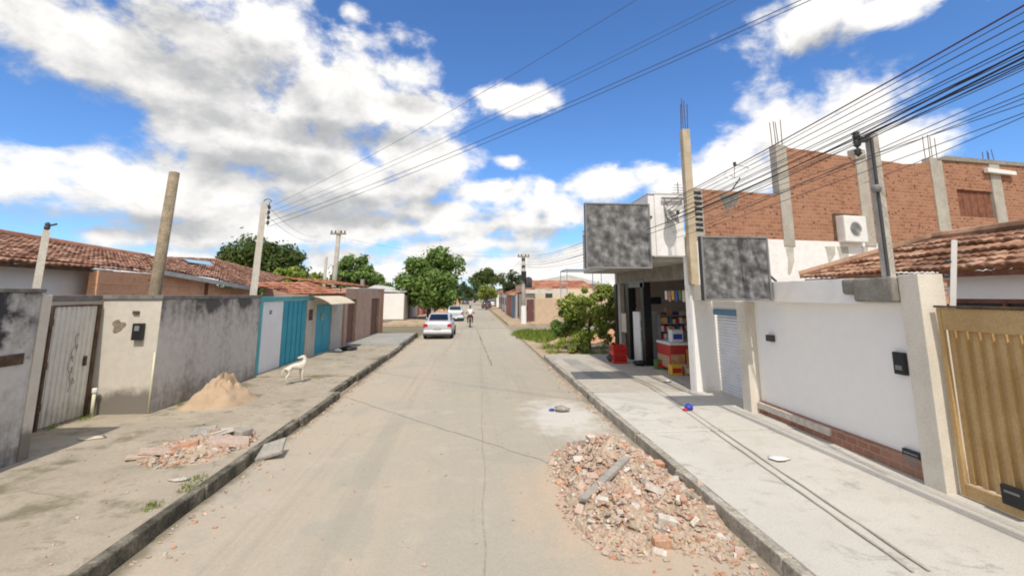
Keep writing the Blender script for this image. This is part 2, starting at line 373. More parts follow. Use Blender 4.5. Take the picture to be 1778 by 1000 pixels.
# ------------------------------------------------------------------ light and sky
KX, KY = .05, .70                                     # shadow offset per metre of height
sun_to = Vector((-KX, -KY, 1)).normalized()
sd = bpy.data.lights.new('sun', 'SUN'); sd.energy = 3.3; sd.angle = R(.53); sd.color = (1, .925, .82)
so = bpy.data.objects.new('sun', sd); COL.objects.link(so); so.location = (0, -10, 30)
so.rotation_euler = sun_to.to_track_quat('Z', 'Y').to_euler()
SUN_EL = math.asin(sun_to.z); SUN_AZ = math.atan2(sun_to.x, sun_to.y)

world = bpy.data.worlds.new('World'); scene.world = world; world.use_nodes = True
wt = NT(world.node_tree); bg = world.node_tree.nodes['Background']
SKY_STRENGTH = .15
sky = world.node_tree.nodes.new('ShaderNodeTexSky'); sky.sky_type = 'NISHITA'; sky.sun_disc = False
sky.sun_elevation = SUN_EL; sky.sun_rotation = SUN_AZ; sky.air_density = 1.0; sky.dust_density = .3; sky.ozone_density = 3.0
tc = world.node_tree.nodes.new('ShaderNodeTexCoord').outputs['Generated']
dx, dy, dz = wt.sep(tc)[:3]
az = wt.math('ARCTAN2', dx, dy); el = wt.math('ARCSINE', dz)
def angles(u, v):
    d = ray(u, v).normalized(); return math.atan2(d.x, d.y), math.asin(d.z)
# cloud clumps of this afternoon's sky: centre and half-size
CL = [(120,60,330,120),(400,90,230,140),(560,150,150,110),(680,190,110,50),(690,130,75,35),(380,230,250,75),(520,265,150,70),(120,330,230,62),
      (330,320,230,70),(560,330,200,60),(700,275,70,48),(760,300,90,48),(850,330,75,28),(330,405,75,28),(180,410,70,22),(480,410,120,32),(640,400,140,35),(960,380,85,38),
      (870,425,130,26),(1010,440,110,28),(760,440,140,26),(600,450,150,24),(1055,315,62,42),(905,175,68,28),(1400,235,190,95),(1280,300,130,62),(1540,265,110,48),(1490,185,115,48),
      (1400,35,130,62),(1530,20,95,28),(612,25,30,18),(886,284,32,14),(944,330,18,20),(815,410,60,20),(1170,330,50,40),(1640,470,200,30),(960,470,180,34),(330,455,120,16),(860,462,60,14),(720,335,60,22),(905,410,60,16),(1130,300,40,22),(640,300,50,22),(560,480,160,16),(760,370,110,26),(930,390,130,34),(620,470,200,26),(700,475,420,30),(930,455,200,30),(480,380,200,26),(800,395,90,24),(-250,100,260,130),(2000,330,180,70)]
def cloud_density(az_s, el_s):
    v = wt.comb(az_s, el_s, 0.); acc = None
    wob = wt.noise(v, 9., 4, .6)
    for (u, vv, ru, rv) in CL:
        a0, e0 = angles(u, vv); a1, _ = angles(u+ru, vv); _, e1 = angles(u, vv-rv)
        ra, re = abs(a1-a0), abs(e1-e0)
        d = wt.vmath('LENGTH', wt.vmath('MULTIPLY', wt.vmath('SUBTRACT', v, (a0, e0, 0)), (1/ra, 1/re, 0)))
        bb = wt.math('SUBTRACT', 1., d)
        acc = bb if acc is None else wt.math('SMOOTH_MAX', acc, bb, .25)
    for (u, vv, ru, rv) in ((60,210,120,55),(215,205,70,45),(1010,215,110,80),(1180,200,80,90),(30,20,1,1)):
        a0, e0 = angles(u, vv); a1, _ = angles(u+ru, vv); _, e1 = angles(u, vv-rv)
        d = wt.vmath('LENGTH', wt.vmath('MULTIPLY', wt.vmath('SUBTRACT', v, (a0, e0, 0)), (1/abs(a1-a0), 1/abs(e1-e0), 0)))
        acc = wt.math('SUBTRACT', acc, wt.smooth(d, 1.3, .1, 0., .75))
    acc = wt.math('MAXIMUM', acc, wt.smooth(dy, .42, -.05, -.8, .5))  # unseen cloud cover behind the camera, added to whiten the ambient light
    nv = wt.comb(az_s, wt.math('MULTIPLY', el_s, 1.5), .37)
    n = wt.noise(nv, 7., 9, .58, .25); nb = wt.noise(nv, 3.1, 3, .5)
    n3_ = wt.noise(nv, 22., 8, .62, .2)
    s = wt.math('ADD', wt.math('MULTIPLY', wt.math('SUBTRACT', n, .5), 2.6), wt.math('MULTIPLY', wt.math('SUBTRACT', nb, .5), .6))
    s = wt.math('ADD', s, wt.math('MULTIPLY', wt.math('SUBTRACT', n3_, .5), .75))
    return wt.math('ADD', wt.math('MULTIPLY', acc, .85), wt.math('ADD', s, .04))
D1 = cloud_density(az, el)
D2 = cloud_density(wt.math('ADD', az, .006), wt.math('ADD', el, .06))
alpha = wt.smooth(D1, -.22, .50)
lit = wt.math('ADD', .68, wt.math('MULTIPLY', wt.math('SUBTRACT', D1, D2), .5))
thick = wt.math('MULTIPLY', wt.smooth(D1, .35, 1.15), .24)
SHD = [(180,20,420,50),(360,125,260,48),(470,222,230,30),(500,285,120,28),(590,368,150,30),(150,250,120,30),(150,385,240,22),(740,180,60,25),(690,355,90,20),(1420,75,90,25),(900,405,120,14),(1180,345,60,25)]
sacc = None; sv_ = wt.comb(az, el, 0.)
for (u, vv, ru, rv) in SHD:
    a0, e0 = angles(u, vv); a1, _ = angles(u+ru, vv); _, e1 = angles(u, vv-rv)
    bb = wt.math('SUBTRACT', 1., wt.vmath('LENGTH', wt.vmath('MULTIPLY', wt.vmath('SUBTRACT', sv_, (a0, e0, 0)), (1/abs(a1-a0), 1/abs(e1-e0), 0))))
    sacc = bb if sacc is None else wt.math('SMOOTH_MAX', sacc, bb, .3)
sacc = wt.math('ADD', sacc, wt.math('MULTIPLY', wt.math('SUBTRACT', wt.noise(sv_, 8., 7, .6), .5), 1.6))
thick = wt.math('ADD', thick, wt.math('MULTIPLY', wt.smooth(sacc, -.40, .6), .29))
lit = wt.math('SUBTRACT', lit, thick, clamp=True)
S = 1/SKY_STRENGTH
ccol = wt.ramp(lit, [(0., (.37,.39,.42)), (.32, (.53,.55,.58)), (.58, (.80,.81,.83)), (.80, (.98,.98,.98))])
ccol = wt.mix(1., ccol, (S*1.02, S*.99, S*.95), 'MULTIPLY')
skyc = wt.mix(1., sky.outputs[0], (.55, .80, 1.09), 'MULTIPLY')
wt.put(bg.inputs[0], wt.mix(alpha, skyc, ccol)); bg.inputs[1].default_value = SKY_STRENGTH

# ------------------------------------------------------------------ setting: ground, road, pavements
def sheet(name, pts, z, mat):
    return MB().add([(a, b, z) for a, b in pts], [tuple(range(len(pts)))]).build(name, mat, kind='structure')
sheet('ground', [(-900,-300),(900,-300),(900,1800),(-900,1800)], 0, M['ground'])
EL, ER = -3.25, 2.80                                   # pavement edges
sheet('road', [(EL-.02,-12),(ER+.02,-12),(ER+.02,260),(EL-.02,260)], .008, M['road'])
sheet('cross_street', [(-90,29.6),(EL-.02,29.6),(EL-.02,38.2),(-90,38.2)], .008, M['road'])
sheet('cross_street', [(ER+.02,31.5),(90,31.5),(90,38.2),(ER+.02,38.2)], .008, M['road'])
sheet('dirt_lot', [(ER+.03,18.6),(30,18.6),(30,31.4),(ER+.03,31.4)], .03, M['dirt'])
# dark band across the crossing, and slab joints
jm = MB(); jm.box(-9,9,35.4,35.75,.0085,.012); jm.build('crossing_band', M['tar'], kind='structure')
def strip(name, pts, w, z, mat):
    vs = []; fs = []
    for i, (a, b2) in enumerate(pts):
        p = Vector((a, b2)); q = Vector(pts[min(i+1, len(pts)-1)]); o = Vector(pts[max(i-1, 0)]); d = (q-o).normalized(); n = Vector((-d.y, d.x))*w*rnd.uniform(.6,1.3)
        vs += [(p.x+n.x, p.y+n.y, z), (p.x-n.x, p.y-n.y, z)]
    fs = [(2*i, 2*i+1, 2*i+3, 2*i+2) for i in range(len(pts)-1)]
    return MB().add(vs, fs).build(name, mat, kind='structure')
def wobble(p0, p1, n, a=.02):
    return [(p0[0]+(p1[0]-p0[0])*i/n+rnd.uniform(-a,a), p0[1]+(p1[1]-p0[1])*i/n+rnd.uniform(-a,a)) for i in range(n+1)]
strip('road_joint', wobble((.13,3.0),(.62,34.), 60, .025), .009, .0125, M['joint'])
strip('road_joint', wobble((.72,17.),(.35,35.), 30, .03), .03, .0125, M['tar'])
strip('road_joint', wobble((-1.2,20.),(-.6,35.), 30, .03), .022, .0125, M['joint'])
a, b2 = G(600,690), G(985,815); strip('road_joint', wobble((a.x,a.y),(b2.x,b2.y), 24, .03), .016, .0125, M['joint'])
# left pavement: four owners' stretches, each with its own level and edge
LP = [(-6,9.6,.17,EL+.0,'pave_left'),(9.62,12.1,.17,EL+.07,'pave_left'),(12.12,14.3,.16,EL-.12,'pave_left'),(14.32,18.9,.20,EL-.02,'pave_left'),(18.92,22.4,.19,EL+.06,'pave_left'),(22.42,28.9,.23,EL-.0,'pave_far')]
for y0, y1, z, xe, mt in LP:
    MB().box(-9.0, xe-.11, y0, y1, .001, z).build('pavement', M[mt], kind='structure', bevel=.012)
    k = MB(); yy = y0
    while yy < y1-.05:
        ln = min(rnd.uniform(.7,1.1), y1-yy); dz = rnd.uniform(-.02,.012); dxx = rnd.uniform(-.025,.025)
        k.box(xe-.108, xe+dxx, yy+.006, yy+ln-.006, .001, z+dz-.004); yy += ln
    k.build('kerb', M['kerb_stone'], kind='structure', bevel=.015)
RP = [(-6,8.1,.18,'pave_right',ER),(8.12,11.25,.19,'pave_right',ER-.02),(11.27,18.55,.17,'pave_shop',ER+.02)]
for y0, y1, z, mt, xe in RP:
    MB().box(xe+.11, 8.5 if y0 > 11 else 6.6, y0, y1, .001, z).build('pavement', M[mt], kind='structure', bevel=.012)
    k = MB(); yy = y0
    while yy < y1-.05:
        ln = min(rnd.uniform(.8,1.2), y1-yy); dz = rnd.uniform(-.012,.008); dxx = rnd.uniform(-.015,.015)
        k.box(xe-dxx, xe+.108, yy+.004, yy+ln-.004, .001, z+dz-.003); yy += ln
    k.build('kerb', M['kerb_pale'], kind='structure', bevel=.012)
# pair of thin darker strips laid on the right pavement
for off in (0., .13):
    strip('pavement_line', wobble((3.75+off*1.1,4.),(4.55+off,12.), 30, .008), .014, .1955, M['grey_line'])
    strip('pavement_line', wobble((4.55+off,12.),(4.35+off,16.), 14, .008), .02, .1855, M['grey_line'])
g0 = [(3.4,13.4),(4.0,13.2),(3.8,17.2),(3.3,17.3)]; sheet('pavement_patch', g0, .1765, M['tar'] if 0 else M['pave_far'])
# far pavements
for x0, x1, y0, y1 in ((-7.2,EL,38.3,110),(ER+.15,6.2,38.3,110),(-7.0,EL-.4,110,250),(ER+.4,6.2,110,250)):
    MB().box(x0, x1, y0, y1, .001, .15).build('pavement', M['dirt'], kind='structure')

# ------------------------------------------------------------------ shared builders
def tile_patch(name, c00, c10, c11, c01, mat, parent, pitch=.155, row=.30, dep=.027):
    """barrel-tile roof on the four-cornered plane eave c00-c10, ridge c01-c11; clamped columns give clean hips"""
    c00, c10, c11, c01 = map(Vector, (c00, c10, c11, c01))
    L = max((c10-c00).length, (c11-c01).length); eu = (c10-c00).normalized() if (c10-c00).length > .01 else (c11-c01).normalized()
    nrm = eu.cross(((c01+c11)/2-(c00+c10)/2).normalized()).normalized()
    if nrm.z < 0: nrm = -nrm
    slope = ((c01+c11)/2-(c00+c10)/2).length; nr = max(2, int(slope/row))
    base = c00; smin0, smax0 = 0., (c10-c00).dot(eu); smin1, smax1 = (c01-c00).dot(eu), (c11-c00).dot(eu)
    lo, hi = min(smin0, smin1), max(smax0, smax1); st = pitch/6; n = int((hi-lo)/st)+1
    mb = MB(); mb.uv = []; jit = [rnd.uniform(-.012,.012) for _ in range(n*nr//6+n+10)]
    for r in range(nr):
        for e in (0, 1):
            tt = (r+e)/nr; a = smin0+(smin1-smin0)*tt; bq = smax0+(smax1-smax0)*tt
            A = c00.lerp(c01, tt); B = c10.lerp(c11, tt)
            for i in range(n):
                s_ = min(max(lo+i*st, a), bq); f = (s_-a)/max(bq-a, 1e-4)
                p = A.lerp(B, f)
                k = int((lo+i*st-lo)/pitch)
                h = dep*abs(math.sin(math.pi*(lo+i*st)/pitch))**.8*1.3 + (.03 if e == 0 else 0.) + jit[(k+r*37) % len(jit)]
                mb.v.append(tuple(p+nrm*h)); mb.uv.append(((lo+i*st)/pitch+.001, r+.5))
        o = r*2*n
        for i in range(n-1): mb.f.append((o+i, o+i+1, o+n+i+1, o+n+i))
    # underside so that the eave has a thickness
    ob = mb.build(name, mat, parent, smooth=False)
    md = ob.modifiers.new('thick', 'SOLIDIFY'); md.thickness = .03; md.offset = -1
    return ob
def corr(p0, p1, z0, z1, pitch=.12, dep=.02):
    """trapezoid-ribbed sheet between plan points"""
    p0 = Vector((*p0, 0)); p1 = Vector((*p1, 0)); L = (p1-p0).length; d = (p1-p0)/L; n = Vector((-d.y, d.x, 0))
    prof = []; s_ = 0.
    while s_ < L:
        for f, h in ((0,0),(.42,0),(.5,1),(.92,1)):
            q = s_+f*pitch
            if q < L: prof.append((q, h*dep))
        s_ += pitch
    prof.append((L, 0.)); vs = []
    for q, h in prof:
        b3 = p0+d*q-n*h; vs += [(b3.x, b3.y, z0), (b3.x, b3.y, z1)]
    for q, h in prof:
        b3 = p0+d*q-n*(h-.012); vs += [(b3.x, b3.y, z0), (b3.x, b3.y, z1)]
    m_ = len(prof); fs = []
    for i in range(m_-1):
        fs += [(2*i, 2*i+2, 2*i+3, 2*i+1), (2*m_+2*i, 2*m_+2*i+1, 2*m_+2*i+3, 2*m_+2*i+2),
               (2*i+1, 2*i+3, 2*m_+2*i+3, 2*m_+2*i+1), (2*i, 2*m_+2*i, 2*m_+2*i+2, 2*i+2)]
    return MB().add(vs, fs)
def mound(name, cx, cy, rx, ry, h, z0, mat, label, cat, seed=0, lump=.25, rot=0., pw=1.3, **kw):
    r = random.Random(seed); mb = MB(); nr, na = 22, 72; ph = [(r.uniform(0,6.28), r.uniform(.5,1.)) for _ in range(8)]
    def hh(f, w):
        e = 1+sum(a*math.sin((k+2)*w+q) for k, (q, a) in enumerate(ph[:6]))*.05
        base = (.5+.5*math.cos(math.pi*min(f,1)))**pw
        return base*h*(1+lump*.25*sum(a*math.sin((k+1)*3*f+q+2*math.sin(w*(k+1)+q)) for k, (q, a) in enumerate(ph))) + (r.uniform(0, .012) if f < .97 else -.01), e
    vs = []
    for i in range(nr+1):
        f = i/nr
        for k in range(na):
            w = 2*math.pi*k/na; z, e = hh(f, w); a, b_ = f*e*rx*math.cos(w), f*e*ry*math.sin(w)
            vs.append((cx+a*math.cos(rot)-b_*math.sin(rot), cy+a*math.sin(rot)+b_*math.cos(rot), z0+max(z, -.01)))
    fs = [(i*na+k, i*na+(k+1) % na, (i+1)*na+(k+1) % na, (i+1)*na+k) for i in range(nr) for k in range(na)]
    mb.add(vs, fs); return mb.build(name, mat, None, label, cat, smooth=True, **kw)
def tree(name, label, loc, trunk_h, cz, rx, ry, rz, nclump, nleaf, leaf, lm, cat='tree', group=None, seed=1, tr=.16, clr=.28, lean=(0,0), flatten=0.):
    r = random.Random(seed); loc = Vector(loc); t_ = thing(name, label, cat, loc, 0., group)
    cc = loc+Vector((lean[0], lean[1], cz)); cl = []
    while len(cl) < nclump:
        q = Vector((r.uniform(-1,1), r.uniform(-1,1), r.uniform(-1,1)))
        if .12 < q.length < 1 and r.random() < .25+q.length**2:
            if q.z < -.3 and r.random() < flatten: continue
            q *= r.uniform(.74, 1.10); cl.append(Vector((q.x*rx, q.y*ry, q.z*rz))+cc)
    tb = MB(); top = loc+Vector((lean[0]*.6, lean[1]*.6, trunk_h))
    tb.tube([loc-Vector((0,0,.05)), loc.lerp(top,.35)+Vector((r.uniform(-.05,.05),0,0)), top], [tr*1.25, tr*.95, tr*.75], 9)
    for c in r.sample(cl, min(len(cl), 9)):
        mid = top.lerp(c, .5)+Vector((r.uniform(-.15,.15)*rx, 0, .08*rz)); tb.tube([top, mid, c], [tr*.55, tr*.32, tr*.1], 6)
    tb.build('trunk', M['bark'], t_, smooth=True)
    vs = []; fs = []
    base_r = clr*(rx+ry+rz)/3
    sizes = [r.uniform(.42, 1.35)*base_r for _ in cl]
    for i in range(nleaf):
        k = r.randrange(len(cl)); c = cl[k]; s_ = sizes[k]
        d = Vector((r.gauss(0,1), r.gauss(0,1), r.gauss(0,.8)))
        d = d.normalized()*s_*(r.random()**.45 if r.random() < .93 else r.uniform(1.,1.5))
        p = c+d; n = (d.normalized()*.8+Vector((r.gauss(0,.55), r.gauss(0,.55), r.gauss(.35,.55)))).normalized()
        a = n.orthogonal().normalized(); b_ = n.cross(a); w = r.uniform(0, 6.28); a, b_ = a*math.cos(w)+b_*math.sin(w), b_*math.cos(w)-a*math.sin(w)
        l = leaf*r.uniform(.6,1.35); o = len(vs)
        vs += [p-a*l, p-b_*l*.42+n*l*.12, p+a*l, p+b_*l*.42+n*l*.12]; fs.append((o, o+1, o+2, o+3))
    MB().add(vs, fs).build('crown', lm, t_, fix=False); return t_
def skin(name, mat, chains, parent, sub=2, **kw):
    """one continuous surface grown over joint chains: list of (points, radii); chains join where a point repeats"""
    bm = bmesh.new(); lay = bm.verts.layers.skin.verify(); idx = {}; first = True
    for pts, rad in chains:
        prev = None
        for p, r_ in zip(pts, rad):
            key = tuple(round(q, 4) for q in p)
            if key not in idx:
                v = bm.verts.new(p); v[lay].radius = (r_, r_); v[lay].use_root = first; first = False; idx[key] = v
            v = idx[key]
            if prev is not None and prev != v and bm.edges.get((prev, v)) is None: bm.edges.new((prev, v))
            prev = v
    me = bpy.data.meshes.new(name); bm.to_mesh(me); bm.free()
    o = bpy.data.objects.new(name, me); COL.objects.link(o); me.materials.append(mat); o.parent = parent
    s_ = o.modifiers.new('skin', 'SKIN'); s_.use_smooth_shade = True
    o.modifiers.new('sub', 'SUBSURF').levels = sub; o.modifiers['sub'].render_levels = sub
    return o

# ------------------------------------------------------------------ left side of the street
# nearest wall, black with mould
t_ = thing('boundary_wall', 'tall plaster wall black with mould, nearest on the left, beside the ribbed grey gate', 'wall', (-6.5, 3, .17))
MB().slab((-6.36,-4),(-6.36,7.5),.16,2.53,.18).build('wall', M['mould_wall'], t_, bevel=.012)
MB().slab((-6.33,-4),(-6.33,7.53),2.53,2.59,.24).build('coping', M['coping'], t_, bevel=.012)
MB().box(-6.362,-6.335,7.0,7.34,1.53,1.68).build('letter_slot', M['rust'], t_, bevel=.006)
MB().box(-7.6,-6.345,7.502,7.66,.16,2.5).build('wall_end', M['pale_wall'], t_, bevel=.01)
# recess wall with the gate
GX = -7.5
t_ = thing('metal_gate', 'grey ribbed sheet-metal gate with scribbled paint, set back between two stained walls', 'gate', (GX, 9.6, .17))
corr((GX+.02,9.08),(GX+.02,10.06),.2,2.28,.11,.022).build('gate_leaf', M['gate_metal'], t_)
fm = MB(); fm.box(GX-.03,GX+.05,9.03,9.08,.17,2.31); fm.box(GX-.03,GX+.05,10.06,10.14,.17,2.31); fm.box(GX-.03,GX+.05,9.08,10.06,2.28,2.31)
fm.build('frame', M['rust'], t_, bevel=.004)
MB().box(GX+.04,GX+.07,9.86,9.92,1.15,1.33).build('latch', M['rust'], t_, bevel=.004)
sc = MB()                                             # scribble on the gate: loops of dark spray paint
pts = []
for i in range(70):
    w = i*.42; pts.append((GX+.052, 9.62+.07*math.cos(w)*(.5+.5*math.sin(i*.37))+.04*math.sin(w*.31), 1.72-.0135*i+.10*math.sin(w)))
sc.tube(pts, .006, 5); sc.build('scribble', vary('scribble', (.22,.215,.20), (.42,.40,.37), 12, .8, 0, 30), t_)
for z in (.5,1.2,1.95): MB().tube([(GX+.04,9.07,z),(GX+.04,9.07,z+.12)], .022, 8).build('hinge', M['rust'], t_)
t_ = thing('boundary_wall', 'grey wall streaked with dark damp, set back round the ribbed gate and joining the teal house', 'wall', (-6.6, 11, .17))
MB().slab((GX-.02,7.66),(GX-.02,9.02),.16,2.38,.15).build('wall', M['pale_wall'], t_)
MB().slab((GX-.02,9.024),(GX-.02,10.18),2.32,2.38,.13).build('lintel', M['pale_wall'], t_)
MB().box(GX,-6.36,10.2,10.35,.16,2.40).build('wall', M['pale_wall'], t_, bevel=.01)
MB().slab((-6.36,10.204),(-6.22,14.38),.16,2.40,.147).build('wall', M['grey_wall'], t_, bevel=.01)
cp = MB(); cp.box(GX-.22,GX+.02,7.67,10.16,2.384,2.49); cp.box(GX-.22,-6.33,10.165,10.4,2.404,2.49); cp.slab((-6.335,10.405),(-6.195,14.38),2.404,2.49,.2)
cp.build('coping', M['coping'], t_, bevel=.012)
MB().tube([(-6.37,10.182,.17),(-6.37,10.182,1.35)], .018, 8).build('drain_pipe', M['pvc'], t_, smooth=True)
sp = PY(205,566,10.19); rs = []
for k in range(22):
    w = 2*math.pi*k/22; q = .115*(1+.22*math.sin(3*w+1)+.12*math.sin(5*w)); rs.append((sp.x+q*math.cos(w), 10.196, sp.z+q*math.sin(w)*1.05))
MB().prism(rs, (0,-.004,0)).build('rust_stain', vary('rust_stain', (.20,.155,.10), (.30,.25,.19), 14, .95, .2, 40), t_)
mt = thing('meter_box', 'small black electricity meter box with a pale dial on the pale wall beside the gate', 'meter box', tuple(PY(242,590,10.17)))
p0 = PY(232,590,10.19); p1 = PY(253,561,10.19)
MB().box(p0.x,p1.x,10.10,10.197,p0.z,p1.z).build('case', M['black'], mt, bevel=.01)
MB().box((p0.x*.72+p1.x*.28),(p0.x*.25+p1.x*.75),10.085,10.1,p0.z*.45+p1.z*.55,p0.z*.15+p1.z*.85).build('dial', M['mid_grey'], mt, bevel=.004)
p0 = PY(237,543,10.19)
MB().box(p0.x-.06,p0.x+.06,10.16,10.197,p0.z-.03,p0.z+.035).build('vent_plate', M['rust'], None, 'small dark rusty plate on the pale wall above the black meter box', 'wall plate', bevel=.004)
pp = thing('water_pipe', 'short white plastic pipe stub standing at the foot of the ribbed gate', 'pipe', (GX+.18, 10.1, .17))
MB().tube([(GX+.18,10.06,.17),(GX+.17,10.07,.62)], .03, 10).build('pipe', M['pvc'], pp, smooth=True)
MB().lathe([(.038,0),(.042,.02),(.042,.09),(.03,.1)], 'Z', (GX+.17,10.07,.60), 12).build('cap', M['white_plastic'], pp, smooth=True)

# teal house
def XL(y): return -6.22 + (y-14.4)*(.54/15.8)
def YL(u, v=575): return PX(u, v, -6.15).y
def panel(mb, y0, y1, z0, z1, off, th=.1): return mb.slab((XL(y0)+off,y0),(XL(y1)+off,y1),z0,z1,th)
ya, yb, yc, yd, ye, yf, yg, yh = 14.40, 14.58, 16.1, 18.05, 18.7, 18.95, 20.8, 22.3
t_ = thing('teal_house', 'low house front with teal gates, a white panel and a cream awning', 'house', (-6.3, 17, .19))
w = MB(); panel(w, ya, yb, .16, 2.44, 0, .25); panel(w, yb, ye+.003, 2.30, 2.44, 0, .25); w.build('wall', M['teal_wall'], t_, bevel=.008)
w = MB(); panel(w, ye+.005, yf, .16, 2.44, 0, .22); panel(w, yg, yh, .16, 2.44, 0, .22); panel(w, yf, yg, 2.12, 2.44, -.004, .2); w.build('wall', M['grey_panel'], t_, bevel=.008)
w = MB(); panel(w, yc+.02, yd-.02, .17, 2.29, -.05, .05)
for k in range(1, 5): 
    y = yc+(yd-yc)*k/5; panel(w, y-.02, y+.02, .2, 2.27, -.032, .012)
w.build('gate', M['teal'], t_, bevel=.004)
w = MB(); panel(w, yd+.004, ye, .16, 2.29, -.01, .2); w.build('pier', M['grey_panel'], t_, bevel=.006)
w = MB(); panel(w, yb+.02, yc-.005, .17, 2.29, -.06, .06); dg = w.build('garage_door', M['white_panel'], t_, bevel=.004)
w = MB(); panel(w, yb+.55, yb+.70, 1.9, 2.02, -.05, .03); w.build('number_plate', M['mid_grey'], dg)
w = MB(); panel(w, yf+.02, (yf+yg)/2-.01, .18, 2.1, -.05, .05); panel(w, (yf+yg)/2+.01, yg-.02, .18, 2.1, -.05, .05)
dr = w.build('door', M['teal'], t_, bevel=.006)
w = MB(); panel(w, (yf+yg)/2+.06, (yf+yg)/2+.1, 1.0, 1.2, -.03, .02); w.build('handle', M['steel'], dr)
cx_, cy_ = XL(yf+.75), yf+.75
w = MB(); w.tube([(cx_-.03, cy_+.13*math.cos(a), 1.62+.13*math.sin(a)) for a in [2*math.pi*i/14 for i in range(15)]], .022, 6); w.build('wreath', M['grey_panel'], dr)
# cream awning: thin bowed sheet
w = MB(); rings = []
for i in range(7):
    f = i/6; rings.append([Vector((XL(y)+.02+.78*f, y, 2.46-.28*f*f-.03*f)) for y in (18.2, 21.3)])
vs = [p for r_ in rings for p in r_]+[p-Vector((0,0,.025)) for r_ in rings for p in r_]
fs = []
for i in range(6):
    a = 2*i; fs += [(a,a+1,a+3,a+2), (14+a,14+a+2,14+a+3,14+a+1), (a,a+2,14+a+2,14+a), (a+1,14+a+1,14+a+3,a+3)]
fs += [(12,13,27,26)]
w.add(vs, fs); w.build('awning', M['cream_sheet'], t_)
tile_patch('roof', (XL(17)+.10,16.5,2.46), (XL(22)+.10,22.3,2.50), (-7.6,22.3,3.02), (-7.6,16.5,2.86), M['tile_red'], t_)
w = MB(); panel(w, yd+.15, ye-.12, 1.55, 1.95, 0., .03); mb_ = w.build('meter_box', M['rust'], None, 'small brown meter box on the narrow grey pier left of the teal door', 'meter box')

# brown house
t_ = thing('brown_house', 'brown plastered house front with two dark doorways at the street corner', 'house', (-6, 25, .2))
b0, b1 = 22.32, 30.2; d1 = (22.75, 24.2); d2 = (27.2, 29.2)
w = MB()
for y0, y1 in ((b0,d1[0]),(d1[1],d2[0]),(d2[1],29.6)): panel(w, y0, y1, .16, 2.8, .08, .22)
for y0, y1 in (d1, d2): panel(w, y0+.002, y1-.002, 2.28, 2.8, .078, .2)
w.build('wall', M['brown_wall'], t_, bevel=.008)
w = MB(); panel(w, 29.604, b1, .16, 2.83, .1, .5); w.build('pier', M['brown_pier'], t_, bevel=.008)
w = MB(); w.box(-9.5, XL(30)-.42, 29.9, 30.15, .1, 2.8); w.build('side_wall', M['brown_wall'], t_)
for y0, y1 in (d1, d2):
    w = MB(); panel(w, y0+.02, y1-.02, .2, 2.26, -.05, .05)
    for k in (1,2,3): panel(w, y0+.1, y1-.1, .2+.52*k, .24+.52*k, -.035, .012)
    dd = w.build('door', M['wood_dark'], t_, bevel=.004)
    w = MB(); panel(w, y1-.16, y1-.11, 1.0, 1.2, -.01, .035); w.build('handle', M['steel'], dd)
w = MB(); vs = [(XL(22.3)+.12,24.6,2.81),(XL(30)+.15,30.25,2.81),(-9.2,30.25,2.83),(-9.2,24.6,2.83)]
w.prism(vs, (0,0,.06)); w.build('roof', M['sheet_pale'], t_)
w = MB(); w.box(-9.6, XL(22.4)-.2, 22.36, 22.56, .1, 2.8); w.build('side_wall', M['brown_wall'], t_)
tile_patch('roof_tiles', (-6.5,22.5,2.93),(-6.5,30.0,2.96),(-8.8,30.0,3.32),(-8.8,22.5,3.25), M['tile_red'], t_)
cy_ = 21.9
MB().box(-6.9,-6.7,29.4,29.7,2.95,3.45).build('chimney', M['concrete_dark'], t_, bevel=.02)

# houses behind the left wall
t_ = thing('tiled_house', 'grey-white house with a long old red tile roof behind the mouldy wall', 'house', (-10.5, 7, 0))
MB().box(-9.25,-9.05,1.5,11.9,0,3.04).build('wall', M['white_paint'], t_)
MB().box(-9.25,-14.8,11.7,11.9,0,3.0).build('wall', M['white_paint'], t_)
tile_patch('roof', (-8.62,0.5,3.2),(-8.62,13.6,3.06),(-12.2,18.8,3.86),(-12.2,0.5,4.4), M['tile_old'], t_)
tile_patch('roof', (-15.8,18.4,3.1),(-15.8,0.5,3.1),(-12.2,0.5,4.4),(-12.2,18.5,3.86), M['tile_old'], t_)
MB().tube([(-12.2,.5,4.44),(-12.2,18.5,3.90)], .11, 8).build('ridge', M['tile_red'], t_)
w = MB(); w.box(-8.75,-8.68,.6,12.0,3.02,3.08); w.build('eave_board', M['rust'], t_)
t_ = thing('brick_house', 'orange brick house with sagging tile roof and white eave board behind the streaked wall', 'house', (-9.5, 15, 0))
w = MB(); w.box(-8.75,-8.55,11.4,18.9,0,2.72); w.box(-8.75,-8.55,11.4,14.6,2.724,3.055); w.box(-8.75,-8.55,14.604,16.4,2.724,2.97); w.prism([(-8.7,14.3,2.974),(-8.7,16.4,2.974),(-12.,18.7,2.974),(-12.,18.7,3.78)][:2]+[(-8.7,16.4,3.0),(-8.7,14.3,3.02)], (-.1,0,0)); w.box(-12,-8.76,14.6,14.8,0,3.1); w.build('wall', M['brick_left'], t_)
w = MB(); w.box(-8.76,-8.54,15.7,15.9,2.4,2.88); w.build('post', M['rust_red'], t_)
tile_patch('roof', (-8.3,13.,3.12),(-8.3,16.2,2.96),(-12.0,22.8,4.14),(-12.0,18.,3.86), M['tile_old'], t_)
tile_patch('roof', (-8.3,16.21,2.95),(-8.3,19.,2.74),(-12.0,31.5,3.56),(-12.0,22.81,4.13), M['tile_old'], t_)
ev = MB(); ev.prism([(-8.24,13.1,3.03),(-8.24,18.2,2.66),(-8.24,18.2,2.80),(-8.24,13.1,3.15)], (-.04,0,0)); ev.build('eave_board', M['sheet_pale'], t_)
w = MB()
